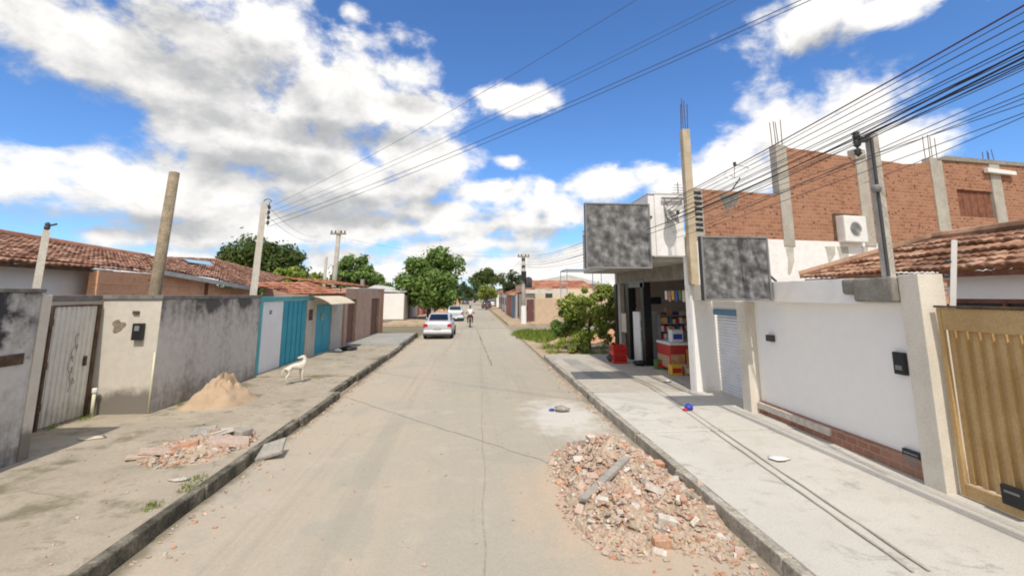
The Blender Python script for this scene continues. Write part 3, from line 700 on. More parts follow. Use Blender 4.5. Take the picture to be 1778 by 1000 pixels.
a, b2, c2, d2_ = Vector((-10.1,17.4,3.55)),Vector((-10.1,19.0,3.52)),Vector((-10.9,20.2,3.76)),Vector((-10.9,18.4,3.74))
w.prism([p+Vector((0,0,.09)) for p in (a,b2,c2,d2_)], (0,0,.012)); w.build('patch_sheet', vary('tarp', (.22,.42,.58), (.34,.50,.62), 3, .5, .05, 30), t_)
w = MB(); w.box(-8.548,-8.52,13.3,13.5,2.62,2.74); w.build('vent', M['black'], t_)

# posts on the left
def lean_pole(name, base, top, r0, r1, mat, label, cat, n=10, **kw):
    t__ = thing(name, label, cat, base, 0., kw.get('group'))
    b_, p_ = Vector(base), Vector(top); m1 = b_.lerp(p_,.5)
    MB().tube([b_, m1, p_], [r0, (r0+r1)/2, r1], n).build('pole', mat, t__, smooth=n > 6); return t__
def at_px(u, v, x): p = PX(u, v, x); return p
q = at_px(303,300,-7.35); bq = at_px(265,512,-7.35); bq = Vector((bq.x, bq.y-.1, .15))
lean_pole('wooden_post', bq, q, .135, .115, M['wood_post'], 'bare round wooden post leaning slightly behind the streaked grey wall', 'post')
q = at_px(81,400,-7.95); bq = at_px(58,505,-7.95); bq = Vector((bq.x, bq.y, .15))
sp_ = lean_pole('concrete_post', bq, q, .085, .07, M['pole_pale'], 'short pale concrete post with a small insulator on top before the long tile roof', 'post', 4)
MB().lathe([(.02,0),(.045,.03),(.045,.07),(.03,.09),(.045,.11),(.02,.15)], 'Z', (q.x,q.y,q.z), 10).build('insulator', M['dark_grey'], sp_, smooth=True)
MB().tube([(q.x,q.y,q.z+.08),(q.x+.16,q.y,q.z+.12)], .018, 6).build('bracket', M['dark_grey'], sp_)
q = at_px(459,352,-6.75); bq = at_px(435,512,-6.75); wp = Vector((q.x, q.y, q.z)); bq = Vector((bq.x, bq.y, .15))
pw = lean_pole('utility_pole', bq, q, .12, .095, M['pole_pale'], 'slim whitish service pole with a rack of round insulators behind the teal house corner', 'utility pole', 4)
rk = MB(); rk.tube([wp+Vector((.16,0,.02)), wp+Vector((.16,0,-.75))], .014, 6)
for k in range(3): rk.tube([wp+Vector((0,0,-.08-.3*k)), wp+Vector((.16,0,-.08-.3*k))], .012, 6)
rk.tube([wp+Vector((.05+.12*math.cos(a)+.05,0,.02+.10*math.sin(a))) for a in [math.pi*i/8 for i in range(9)]], .014, 6)
rk.build('rack', M['dark_grey'], pw)
for k in range(4): MB().lathe([(.03,0),(.055,.03),(.035,.055),(.055,.08),(.03,.11)], 'Z', wp+Vector((.16,0,-.20-.17*k)), 10).build('insulator', M['dark_grey'], pw, smooth=True)
def far_pole(base, h, r_, label, mat='pole_grey', arms=1, junk=False, group=None, lean=(0,0)):
    t__ = thing('utility_pole', label, 'utility pole', base, 0., group); b_ = Vector(base); p_ = b_+Vector((lean[0],lean[1],h))
    MB().tube([b_, p_], [r_*1.25, r_], 8).build('pole', M[mat], t__, smooth=True)
    for k in range(arms):
        z = p_.z-.25-.75*k; x_ = b_.x+lean[0]*(z-b_.z)/h
        MB().box(x_-.5, x_+.5, b_.y-.16, b_.y-.08, z-.05, z+.05).build('cross_arm', M['concrete_dark'], t__)
        for s_ in (-.42,-.18,.2,.42): MB().lathe([(.03,0),(.06,.05),(.03,.09),(.06,.12),(.02,.17)], 'Z', (x_+s_, b_.y-.12, z+.05), 8).build('insulator', M['dark_grey'], t__)
    if junk:
        MB().lathe([(.26,0),(.3,.04),(.3,.75),(.2,.85),(.08,.9)], 'Z', (b_.x+.42, b_.y-.1, b_.z+h*.52), 12).build('transformer', M['dark_grey'], t__, smooth=True)
        MB().box(b_.x-.2,b_.x+.2,b_.y-.35,b_.y-.1,b_.z+h*.62,b_.z+h*.75).build('junction_box', M['black'], t__)
        for z in (.80,.9): MB().box(b_.x-.14,b_.x+.14,b_.y-.16,b_.y+.16,b_.z+h*z,b_.z+h*z+.22).build('clamp', M['dark_grey'], t__)
        MB().lathe([(r_*1.6,0),(r_*1.45,1.6)], 'Z', b_, 10).build('painted_foot', M['white_paint'], t__)
    return t__
pb = PY(576,512,31); far_pole((pb.x, 31, 0), 6.7, .14, 'taller grey utility pole rising above the brown house roof', arms=1, lean=(.22,0))
pb = PY(560,512,33); far_pole((pb.x, 33, 0), 5.1, .10, 'shorter thin grey pole left of the taller one above the brown house', arms=0, lean=(.1,0))

# sand heap, rubble and bits on the left pavement
mound('sand_heap', -5.5, 11.2, .66, .92, .47, .165, M['sand'], 'heap of orange-brown building sand against the streaked grey wall', 'sand heap', 3, .4, 0, .62)
def chunk(mb, c, s, r=rnd, flat_=1., M3=None):
    q = M3 or Euler((r.uniform(-.6,.6)*flat_, r.uniform(-.6,.6)*flat_, r.uniform(0,6.28))).to_matrix()
    mb.obox(c, s, q, .13, r)
def debris(name, label, n, place, smin, smax, seed, mat='bits'):
    r = random.Random(seed); mb = MB()
    for i in range(n):
        x, y, z = place(r); s0 = r.uniform(smin, smax)*(1 if r.random() < .85 else 1.5)
        chunk(mb, (x, y, z+s0*.15), (s0*r.uniform(.8,1.6), s0*r.uniform(.6,1.1), s0*r.uniform(.3,.7)), r)
    return mb.build(name, M[mat], None, label, None, kind='stuff', fix=False)
mound('rubble_heap', -4.1, 8.0, .66, .85, .17, .165, M['rubble_soil'], 'low heap of broken plaster and soil on the left pavement edge', 'rubble heap', 5, .5)
def pl(r):
    a = r.uniform(0,6.28); f = r.random()**.6; x, y = -4.1+.68*f*math.cos(a)*1.0+.1*f*math.sin(a), 8.0+.9*f*math.sin(a)
    return x, y, .17+.15*max(0,1-f)**1.2
debris('rubble', 'loose crumbs of brick and mortar over the low left rubble heap', 420, pl, .02, .055, 21)
frs = [  # larger pieces picked out on the left heap: centre, size, turn, material, label
 ((-4.48,7.64,0.22),(.62,.20,.05),.25,'frag_pink','long thin pinkish plaster slab at the near edge of the left rubble heap'),
 ((-4.23,7.76,0.27),(.34,.22,.09),.1,'frag_orange','bright orange brick piece on the near side of the left rubble heap'),
 ((-4.06,8.18,0.31),(.42,.30,.07),.9,'frag_white','whitish plaster slab propped on top of the left rubble heap'),
 ((-3.74,7.96,0.25),(.55,.34,.06),.5,'frag_pink','flat pink slab lying at the kerb side of the left rubble heap'),
 ((-3.78,8.36,0.27),(.35,.22,.10),-.4,'frag_grey','dark grey lump at the far right of the left rubble heap'),
 ((-4.31,8.31,0.29),(.30,.24,.10),.2,'frag_grey','grey mortar lump at the back of the left rubble heap'),
 ((-4.74,7.52,0.20),(.36,.16,.05),.5,'frag_pink','small tapering plaster sliver at the left tip of the left rubble heap')]
for c, s, rz, mt, lb in frs:
    r = random.Random(lb); w = MB(); w.obox(c, s, Euler((r.uniform(-.3,.3), r.uniform(-.25,.25), rz)).to_matrix(), .08, r)
    w.build('rubble_piece', M[mt], None, lb, 'rubble', 'large pieces on the left rubble heap', bevel=.01)
# slab leaning at the kerb
w = MB(); c = G(470,782,.1); w.obox((c.x,c.y,.12), (.40,.34,.05), Euler((.35,-.25,.15)).to_matrix(), .03)
w.build('concrete_slab', M['frag_grey'], None, 'broken square of grey concrete leaning against the left kerb', 'slab', bevel=.008)
def litter(u, v, z, size, mat, label, cat, seed):
    r = random.Random(seed); c = G(u, v, z); mb = MB(); n = 12; rings = []
    for i in range(6):
        f = i/5; rr = math.sin(math.pi*(.12+.86*f)); rings.append([Vector((c.x+size[0]*rr*math.cos(2*math.pi*k/n)*r.uniform(.7,1.2), c.y+size[1]*rr*math.sin(2*math.pi*k/n)*r.uniform(.7,1.2), z+.004+size[2]*f*r.uniform(.85,1.1))) for k in range(n)])
    mb.loft(rings); return mb.build('litter', M[mat], None, label, cat, smooth=True)
litter(335,864,.012,(.10,.09,.10),'white_plastic','crumpled white plastic bag against the left kerb beside the grass tuft','bag',1)
litter(200,966,.012,(.10,.09,.10),'white_plastic','white plastic bag in the gutter at the bottom left','bag',2)
litter(243,922,.012,(.12,.05,.05),'frag_pink','pale scrap of plaster in the left gutter','scrap',3)
litter(312,833,.172,(.13,.07,.015),'frag_white','flat pale scrap of paper on the left pavement','paper',4)
litter(160,760,.172,(.20,.13,.012),'cream_sheet','flat painted spot of sunlight on the pavement before the ribbed gate','scrap',5)  # pale flat piece added to imitate a sunlit spot in the recess shade
def gut(r):
    y = r.uniform(3.2, 24.); return -3.2+abs(r.gauss(0,.11))+(.02 if r.random() < .8 else r.uniform(0,.5)), y, .01
debris('gutter_debris', 'small stones, leaves and crumbs lying along the left gutter', 420, gut, .01, .034, 61)
def gut2(r):
    y = r.uniform(3.2, 17.); return 2.76-abs(r.gauss(0,.12)), y, .01
debris('gutter_debris', 'small stones and crumbs lying along the right gutter', 260, gut2, .012, .045, 62)
def pvl(r): return r.uniform(-6.0,-3.5), r.uniform(4.5,17.), .172
debris('grit', 'scattered grit on the left pavement', 260, pvl, .008, .025, 63)
def rdl(r): return r.uniform(-2.8,2.5), r.uniform(3.2,20.), .012
debris('grit', 'scattered grit on the road', 320, rdl, .006, .02, 64)
# weeds along the left kerb and on the corner lot
def blades(name, label, spots, n, h, seed, mat='grass'):
    r = random.Random(seed); vs = []; fs = []
    for i in range(n):
        x, y, z, rr = r.choice(spots); a = r.uniform(0,6.28); q = rr*math.sqrt(r.random()); p = Vector((x+q*math.cos(a), y+q*math.sin(a)*1.4, z))
        d = Vector((r.gauss(0,.45), r.gauss(0,.45), 1)).normalized(); L = h*r.uniform(.4,1.2)*(1.1-.5*q/rr); w_ = Vector((math.cos(a+1.5), math.sin(a+1.5), 0))*L*.07
        o = len(vs); vs += [p-w_, p+w_, p+d*L*.6+w_*.7, p+d*L+Vector((d.x,d.y,-.2))*L*.35, p+d*L*.6-w_*.7]; fs.append((o,o+1,o+2,o+3,o+4))
    return MB().add(vs, fs).build(name, M[mat], None, label, None, kind='stuff', fix=False)
sp = []
for u, v, rr in ((340,835,.16),(325,850,.1),(150,975,.2),(240,905,.14),(265,880,.10),(180,985,.12)):
    c = G(u, v, .02 if v > 900 else .17); sp.append((c.x, c.y, c.z, rr))
blades('weeds', 'tufts of grass growing along the left kerb', sp, 700, .07, 31)
sp = [(GX+.12,9.3,.17,.12),(GX+.2,9.9,.17,.1),(-6.2,10.9,.17,.08)]
blades('weeds', 'few green weeds at the foot of the ribbed gate', sp, 160, .1, 32)

# dog
def build_dog(loc, rz):
    t__ = thing('dog', 'thin white dog standing on the left pavement with its head turned back', 'dog', loc, rz)
    ch = [([(-.27,0,.43),(-.12,0,.435),(.05,0,.43),(.20,0,.45),(.27,0,.50),(.29,.01,.60),(.285,.03,.655)], [.085,.085,.098,.10,.075,.055,.055]),
          ([(.285,.03,.655),(.24,.06,.675),(.16,.10,.655),(.11,.13,.64)], [.055,.052,.036,.024]),
          ([(.285,.03,.655),(.30,.085,.71)], [.055,.016]), ([(.285,.03,.655),(.25,-.02,.715)], [.055,.016]),
          ([(-.27,0,.43),(-.36,0,.40),(-.42,.0,.32),(-.44,0,.25)], [.085,.022,.016,.012])]
    for s_ in (-1,1):
        ch.append(([(.20,0,.45),(.20,.07*s_,.36),(.19+.02*s_,.075*s_,.20),(.205+.02*s_,.075*s_,.055),(.235+.02*s_,.075*s_,.02)], [.10,.05,.028,.02,.022]))
        ch.append(([(-.27,0,.43),(-.25,.07*s_,.36),(-.20+.03*s_,.075*s_,.27),(-.30+.03*s_,.075*s_,.16),(-.275+.03*s_,.075*s_,.05),(-.24+.03*s_,.075*s_,.02)], [.085,.065,.042,.022,.018,.022]))
    skin('body', M['dog_coat'], ch, t__)
    for s_ in (-1,1): MB().lathe([(.004,0),(.012,.006),(.004,.012)], 'Z', (.195+.02*s_, .11+.02*s_, .685), 8).build('eye', M['black'], t__, local=True)
    MB().lathe([(.004,-.012),(.017,0),(.004,.012)], 'Z', (.098,.136,.64), 8).build('nose', M['black'], t__, local=True)
    return t__
M['dog_coat'] = vary('dog_coat', (.62,.56,.47), (.70,.66,.58), 5, .9, .2, 40, fine=.12)
dl = G(512,663,.2); dg_ = build_dog((dl.x,dl.y,.205), R(50)); dg_.scale = (.88,.88,.92)
# dark bundle and white bird-like bag further along
def bundle(u, v, z, label, mat, s, seed, cat='sack'): return litter(u, v, z, s, mat, label, cat, seed)
bundle(604,608,.19,'crumpled black sack on the pavement before the brown house','black',(.42,.25,.17),7)
bundle(586,611,.19,'white rag beside the black sack on the left pavement','white_plastic',(.16,.12,.14),8,'rag')
bundle(612,590,.19,'small dark heap at the foot of the brown house wall','dark_grey',(.18,.18,.2),9)
# ------------------------------------------------------------------ right side: near gate, garage front, tiled house
PZ = .18
t_ = thing('garage_gate', 'tan ribbed metal garage gate at the right edge', 'gate', (5.75, 4.3, PZ))
XG = 5.72
w = MB(); w.box(XG, XG+.04, 2.2, 5.28, 2.08, 2.34); w.box(XG, XG+.04, 2.2, 5.28, .20, .34); w.box(XG, XG+.045, 5.284, 5.34, .20, 2.34); w.build('frame', M['tan_gate'], t_, bevel=.006)
cg = corr((XG+.05,5.27),(XG+.05,2.2),.345,2.075,.135,-.035); cg.build('gate_leaf', M['tan_gate'], t_)
w = MB(); w.box(XG-.03, XG+.05, 2.2, 5.34, 2.344, 2.37); w.build('top_rail', M['rust'], t_, bevel=.004)
p = PX(1765,862,XG); lb = thing('letter_box', 'black letter box low on the tan garage gate', 'letter box', (XG, p.y, p.z))
MB().box(XG-.06, XG-.002, p.y-.12, p.y+.10, p.z-.10, p.z+.10).build('case', M['black'], lb, bevel=.008)
MB().box(XG-.068, XG-.06, p.y-.08, p.y+.06, p.z+.03, p.z+.05).build('slot', M['mid_grey'], lb)

t_ = thing('garage_house', 'white garage front with cream pillars, flat beam and white roller door beside the tan gate', 'house', (5.7, 8, PZ))
w = MB(); w.box(5.60,5.95,5.40,5.68,.17,2.76); pl1 = w.build('pillar', M['pillar_cream'], t_, bevel=.008)
w = MB(); w.box(5.56,5.95,9.18,9.47,.17,2.36); w.build('pillar', M['pillar_cream'], t_, bevel=.008)
w = MB(); w.box(5.78,5.93,5.684,9.176,.42,2.36); w.build('wall', M['garage_white'], t_)
w = MB(); w.box(5.64,5.95,5.684,9.5,2.364,2.74); w.build('beam', M['garage_white'], t_, bevel=.008)
w = MB(); w.box(5.50,5.95,9.504,11.2,2.364,2.74); w.build('beam', M['pillar_cream'], t_, bevel=.008)
w = MB(); w.box(5.72,5.95,5.684,9.176,.17,.416); w.build('plinth', M['brick_foot'], t_, bevel=.01)
w = MB(); w.box(5.68,5.74,7.3,9.17,.28,.40); w.build('plaster_edge', M['frag_white'], t_, bevel=.01)
# roller door
w = MB(); n = 26; z0, z1 = .2, 2.06
for k in range(n): 
    a = z0+(z1-z0)*k/n; w.prism([(6.05,9.48,a),(6.05,9.48,a+(z1-z0)/n*.96),(6.035,9.48,a+(z1-z0)/n*.75),(6.02,9.48,a+(z1-z0)/n*.4),(6.03,9.48,a+.004)], (0,1.66,0))
rd = w.build('roller_door', flat('roller_white', (.70,.72,.76), .5), t_)
w = MB(); w.box(5.94,6.06,9.478,11.15,2.07,2.35); w.build('door_header', M['garage_white'], t_)
w = MB(); w.box(5.88,6.04,9.62,11.05,2.02,2.16); w.build('shutter_box', M['blue_strip'], t_, bevel=.02)
p = PX(1341,587,5.78); w = MB(); w.box(5.70,5.78,p.y-.09,p.y+.09,p.z-.06,p.z+.06); w.build('lock_box', M['dark_grey'], t_, bevel=.008)
p = PX(1567,630,5.78); mb_ = thing('meter_box', 'black meter box with small window, high on the white garage wall', 'meter box', (5.77,p.y,p.z))
MB().box(5.72,5.778,p.y-.085,p.y+.085,p.z-.15,p.z+.14).build('case', M['black'], mb_, bevel=.008)
MB().box(5.712,5.72,p.y-.05,p.y+.05,p.z-.09,p.z-.03).build('window', M['mid_grey'], mb_, bevel=.003)
p = PX(1587,795,5.78); mb_ = thing('meter_box', 'black water meter box low on the white garage wall by the pillar', 'meter box', (5.77,p.y,p.z))
MB().box(5.725,5.778,p.y-.15,p.y+.11,p.z-.10,p.z+.10).build('case', M['black'], mb_, bevel=.008)
g_ = MB()
for k in range(4): g_.box(5.717,5.725,p.y-.12,p.y+.08,p.z-.075+.042*k,p.z-.055+.042*k)
g_.build('grille', M['mid_grey'], mb_)
# rough concrete block breaking out of the beam beside the pillar
w = MB(); w.box(5.50,5.66,5.69,6.32,2.40,2.735); w.build('bracket_block', M['concrete_dark'], t_, bevel=.03)
w = MB(); w.box(5.52,5.655,6.324,6.55,2.50,2.73); w.build('bracket_block', M['concrete_dark'], t_, bevel=.04)
# brick toothing on the pillar's far back side
for k in range(6): 
    w = MB(); w.box(5.952,6.02+.05*(k % 2),5.42,5.60,2.05+.11*k,2.14+.11*k); w.build('toothing_brick', M['frag_orange'], t_, bevel=.008)
# service mast on the beam
tp = PX(1518,232,5.88); bs = PX(1546,482,5.88); yb_ = bs.y
t_ = thing('service_mast', 'square concrete service mast with insulator bracket, standing on the white garage beam', 'utility pole', (5.86,yb_,2.74))
zt = tp.z
MB().box(5.80,5.92,yb_-.06,yb_+.06,2.742,zt).build('mast', M['pole_grey'], t_, bevel=.012)
w = MB(); w.tube([(5.77,yb_-.09,2.75),(5.77,yb_-.09,zt-.1)], .022, 6); w.build('conduit', M['dark_grey'], t_)
w = MB(); w.box(5.60,5.78,yb_-.04,yb_+.04,zt-.12,zt-.06); w.tube([(5.62,yb_,zt-.35),(5.62,yb_,zt+.03)], .016, 6); w.build('bracket', M['dark_grey'], t_)
for k in range(3): MB().lathe([(.03,0),(.055,.03),(.035,.05),(.055,.07),(.03,.1)], 'Z', (5.62,yb_,zt-.33+.13*k), 10).build('insulator', M['dark_grey'], t_, smooth=True)
w = MB(); w.lathe([(.05,0),(.07,.05),(.05,.1)], 'Z', (5.74,yb_-.1,zt-.9), 10); w.build('junction', M['mid_grey'], t_, smooth=True)
# leaning fence post with strung insulators
tp = PX(1657,417,6.05); bs = PX(1640,540,6.05)
fp = thing('fence_post', 'white concrete fence post tilting outward behind the tan gate', 'post', (bs.x,bs.y,2.0))
MB().tube([bs-Vector((0,0,.6)), tp], [.045,.038], 4).build('post', M['white_paint'], fp)
for k in range(4): 
    q = bs.lerp(tp, .1+.2*k); MB().lathe([(.012,0),(.025,.02),(.018,.035),(.025,.05),(.012,.07)], 'X', (q.x-.10,q.y-.02,q.z), 8).build('insulator', M['dark_grey'], fp, smooth=True)
# tiled house behind
t_ = thing('tiled_house', 'white house with hipped red-brown tile roof behind the tan gate and garage front', 'house', (9, 6, 0))
w = MB(); w.box(7.4,7.58,1.0,5.0,0,2.80); w.box(7.4,7.58,5.0,6.9,0,1.5); w.box(7.4,7.58,5.0,6.9,2.44,2.80); w.box(7.4,7.58,6.9,9.3,0,2.80); w.box(7.58,10.2,9.12,9.3,0,2.80); w.build('wall', M['garage_white'], t_)
w = MB()
for a, b2 in ((5.0,5.06),(6.84,6.9)): w.box(7.42,7.5,a,b2,1.5,2.44)
w.box(7.42,7.5,5.06,6.84,2.38,2.44); w.box(7.42,7.5,5.06,6.84,1.5,1.56); w.box(7.43,7.49,5.93,5.97,1.56,2.38)
wn = w.build('window', M['wood_dark'], t_); w = MB(); w.box(7.47,7.48,5.06,6.84,1.56,2.38); w.build('pane', flat('dark_glass', (.02,.022,.025), .1), wn)
tile_patch('roof', (7.12,-1.,2.93),(7.12,9.55,2.85),(8.75,8.0,3.52),(8.75,-1.,3.57), M['tile_right'], t_, .125, .24, .022)
tile_patch('roof', (7.12,9.55,2.85),(10.5,9.55,2.85),(8.76,8.0,3.52),(8.74,8.0,3.52), M['tile_right'], t_, .125, .24, .022)
tile_patch('roof', (10.5,9.55,2.85),(10.5,-1.,2.93),(8.75,-1.,3.57),(8.75,8.0,3.52), M['tile_right'], t_)
w = MB(); w.tube([(7.12,9.55,2.93),(8.75,8.0,3.59)], .08, 8); w.tube([(8.75,8.0,3.59),(8.75,-1.,3.64)], .085, 8); w.build('ridge', M['tile_right'], t_)
w = MB(); w.box(7.15,7.2,-1.,9.45,2.76,2.83); w.build('eave_board', M['rust_red'], t_)

# ------------------------------------------------------------------ shop building
WP = (5.45, 11.3, 0); WD = Vector((math.cos(WANG), math.sin(WANG), 0)); WN = Vector((math.sin(WANG), -math.cos(WANG), 0))  # WN faces the camera
def wp_(u, v): return PW(u, v, WP, WANG)
def wq(s_, z, out=0.): p = Vector(WP)+WD*s_+WN*out; return (p.x, p.y, z)
def ws(u, v): p = wp_(u, v); return (p-Vector(WP)).dot(WD), p.z
shop = thing('shop_building', 'two-storey corner shop with white overhanging upper floor and raw brick side wall', 'shop', (6, 13, .17))
def wpoly(mb, pts, out, th): return mb.prism([wq(s_, z, out) for s_, z in pts], -WN*th)
zb = ws(1222,411)[1]; sL = ws(1222,411)[0]
def sv(u, v): return ws(u, v)
S2 = sv(1362,300)[0]; S3 = sv(1664,350)[0]; S4 = sv(1726,350)[0]; S5 = 17.
topl = [sv(1222,329), sv(1362,338)]
zA = sv(1362,254)[1]; p1 = sv(1472,271); p2 = sv(1527,278); p3 = sv(1578,285); p3b = sv(1640,276); p4 = sv(1740,285)
zbw = lambda s_: zb
def topz(s_):
    if s_ <= p1[0]: return zA+(p1[1]-zA)*(s_-S2)/(p1[0]-S2)
    if s_ <= p3[0]: return p1[1]+(p3[1]-p1[1])*(s_-p1[0])/(p3[0]-p1[0])
    if s_ <= p3b[0]: return p3[1]+(p3b[1]-p3[1])*(s_-p3[0])/(p3b[0]-p3[0])
    return p3b[1]+(p4[1]-p3b[1])*(s_-p3b[0])/(p4[0]-p3b[0])
w = MB()
wpoly(w, [(sL,zb),(S2,zb),(S2,topl[1][1]),(sL,topl[0][1])], 0, .2)
r = random.Random(4)
tp_ = [(S2, topz(S2))]; s_ = S2
while s_ < S3-.3:
    s_ += r.uniform(.18,.5); s_ = min(s_, S3); zz = topz(s_)+r.uniform(-.03,.0); tp_.append((s_, zz))
if tp_[-1][0] < S3: tp_.append((S3, topz(S3)))
wpoly(w, [(S2,zb),(S3,zb)]+tp_[::-1], 0, .2)
zw0, zw1 = sv(1694,377)[1], sv(1694,331)[1]
wpoly(w, [(S3,zb),(S4,zb),(S4,zw0),(S3,zw0)], 0, .2); wpoly(w, [(S3,zw1),(S4,zw1),(S4,topz(S4)),(S3,topz(S3))], 0, .2)
wpoly(w, [(S4,zb),(S5,zb),(S5,topz(S5)),(S4,topz(S4))], 0, .2)
w.build('brick_wall', M['brick_side'], shop, fix=True)
w = MB(); wpoly(w, [(S3+.01,zw0+.01),(S4-.01,zw0+.01),(S4-.01,zw1-.01),(S3+.01,zw1-.01)], -.07, .03)
for k in range(1,5): s_ = S3+(S4-S3)*k/5; wpoly(w, [(s_-.008,zw0+.02),(s_+.008,zw0+.02),(s_+.008,zw1-.02),(s_-.008,zw1-.02)], -.06, .009)
w.build('shutter', M['rust_red'], shop)
w = MB(); wpoly(w, [(p3b[0]-.4,topz(p3b[0]-.4)+.005),(S5,topz(S5)+.005),(S5,topz(S5)+.1),(p3b[0],topz(p3b[0])+.09)], .05, .3); w.build('coping', M['concrete_dark'], shop)
w = MB(); wpoly(w, [(0.0,.16),(S5,.16),(S5,zb-.003),(0.0,zb-.003)], .012, .2); lw = w.build('white_wall', M['white_wall'], shop)
# concrete pillars in the brick wall, some with rebar
def wpillar(u0, u1, vt, vb, rebar=None, mat='concrete'):
    a, b2 = sv(u0, vb)[0], sv(u1, vb)[0]; z1_ = sv((u0+u1)/2, vt)[1]; z0_ = sv((u0+u1)/2, vb)[1]
    w = MB(); wpoly(w, [(a,z0_),(b2,z0_),(b2,z1_),(a,z1_)], .035, .24); o = w.build('pillar', M[mat], shop, bevel=.01)
    if rebar:
        zr = sv((u0+u1)/2, rebar)[1]; w = MB(); rr = random.Random(u0)
        for k in range(4):
            s_ = a+(b2-a)*(.2+.6*(k % 2)); ou = -.02-.13*(k//2); q = Vector(wq(s_, z1_-.02, ou)); dxy = Vector((rr.uniform(-.04,.04), rr.uniform(-.03,.03), 0))
            w.tube([q, q+dxy*.4+Vector((0,0,(zr-z1_)*.5)), q+dxy+Vector((0,0,(zr-z1_)*rr.uniform(.85,1.08)))], .011, 5)
        w.build('rebar', M['rust'], o)
wpillar(1361,1380,254,428,208); wpillar(1502,1521,262,428); wpillar(1634,1655,277,425,238); wpillar(1738,1756,286,425,262)
# tall column with rebar and the pierced pier beside it
zc = wp_(1206,231).z; zr = wp_(1206,183).z
w = MB(); w.box(5.42,5.62,11.10,11.30,2.745,zc); o = w.build('column', M['column_tan'], shop, bevel=.012)
w = MB()
for a, b2 in ((5.46,11.14),(5.58,11.14),(5.46,11.26),(5.58,11.26)): w.tube([(a,b2,zc-.02),(a+rnd.uniform(-.03,.03),b2,zc+(zr-zc)*rnd.uniform(.85,1.1))], .011, 5)
w.build('rebar', M['rust'], o)
a = ws(1211,370)[0]; zt_ = topl[0][1]+.02
w = MB(); wpoly(w, [(.215,zb-.1),(sL+.02,zb-.1),(sL+.02,zt_),(.215,zt_)], .03, .2); o = w.build('pier', M['concrete'], shop, bevel=.01)
w = MB(); k = 0; z = zb+.12
while z < zt_-.15: wpoly(w, [(.25,z),(sL-.02,z),(sL-.02,z+.085),(.25,z+.085)], .034, .02); z += .14
w.build('hole_row', M['black'], o)
# damp stain running from the top course
q0, q1, q2 = sv(1248,336), sv(1282,338), sv(1264,374)
w = MB(); wpoly(w, [q0,(q0[0]+.04,q0[1]-.12),(q0[0]+.13,q0[1]-.3),(q2[0]-.03,q2[1]+.12),q2,(q2[0]+.05,q2[1]+.2),(q1[0]-.06,q1[1]-.25),(q1[0],q1[1]-.08),q1], .004, .006); w.build('damp_stain', M['coping'], shop)
for u, v0, v1, ww in ((1440,428,456,9),(1462,428,462,10),(1370,430,478,7),(1500,428,442,6)):
    A, B = sv(u-ww, v0), sv(u+ww, v0); C = sv(u, v1); D = sv(u-ww*.5, (v0+v1)/2)
    w = MB(); wpoly(w, [A,(A[0]+.05,(A[1]+C[1])/2+.05),(C[0]-.05,C[1]+.03),C,(C[0]+.06,C[1]+.06),(B[0]-.02,(B[1]+C[1])/2),B], .0165, .004); w.build('damp_stain', vary('streak', (.42,.40,.35),(.55,.53,.48),5,.95,.1,30), shop)
# upper white volume over the pavement
xo = PY(1128,400,11.3).x; z0_ = PY(1128,444,11.3).z; z1_ = PY(1150,338,11.3).z
up = MB(); up.box(xo, xo+.16, 11.32, 18.5, z0_, z1_); up.box(xo+.163, 5.395, 11.3, 11.46, z0_, z1_); up.box(xo+.163, 9.5, 18.34, 18.5, z0_, z1_)
up.build('upper_wall', M['white_wall'], shop, bevel=.008)
w = MB(); w.box(xo-.01, 5.39, 11.29, 18.51, z1_+.003, z1_+.035); w.build('coping', M['sheet_pale'], shop, bevel=.008)
w = MB(); w.prism([(xo+.002,11.52,z0_-.13),(5.42,11.52,z0_-.13),(9.6,12.35,z0_-.13),(9.6,18.48,z0_-.13),(xo+.002,18.48,z0_-.13)], (0,0,.127)); w.build('slab', M['concrete'], shop)
w = MB(); w.box(xo-.03, xo-.002, 12.2, 18.3, z0_+.12, z1_-.22); sgn = w.build('fascia_board', flat('fascia', (.36,.36,.37), .6), shop, bevel=.006)
w = MB()
for zz in (z0_+.10, z1_-.22): w.box(xo-.05, xo-.002, 12.16, 18.34, zz-.0, zz+.02)
w.build('frame', M['steel'], sgn)
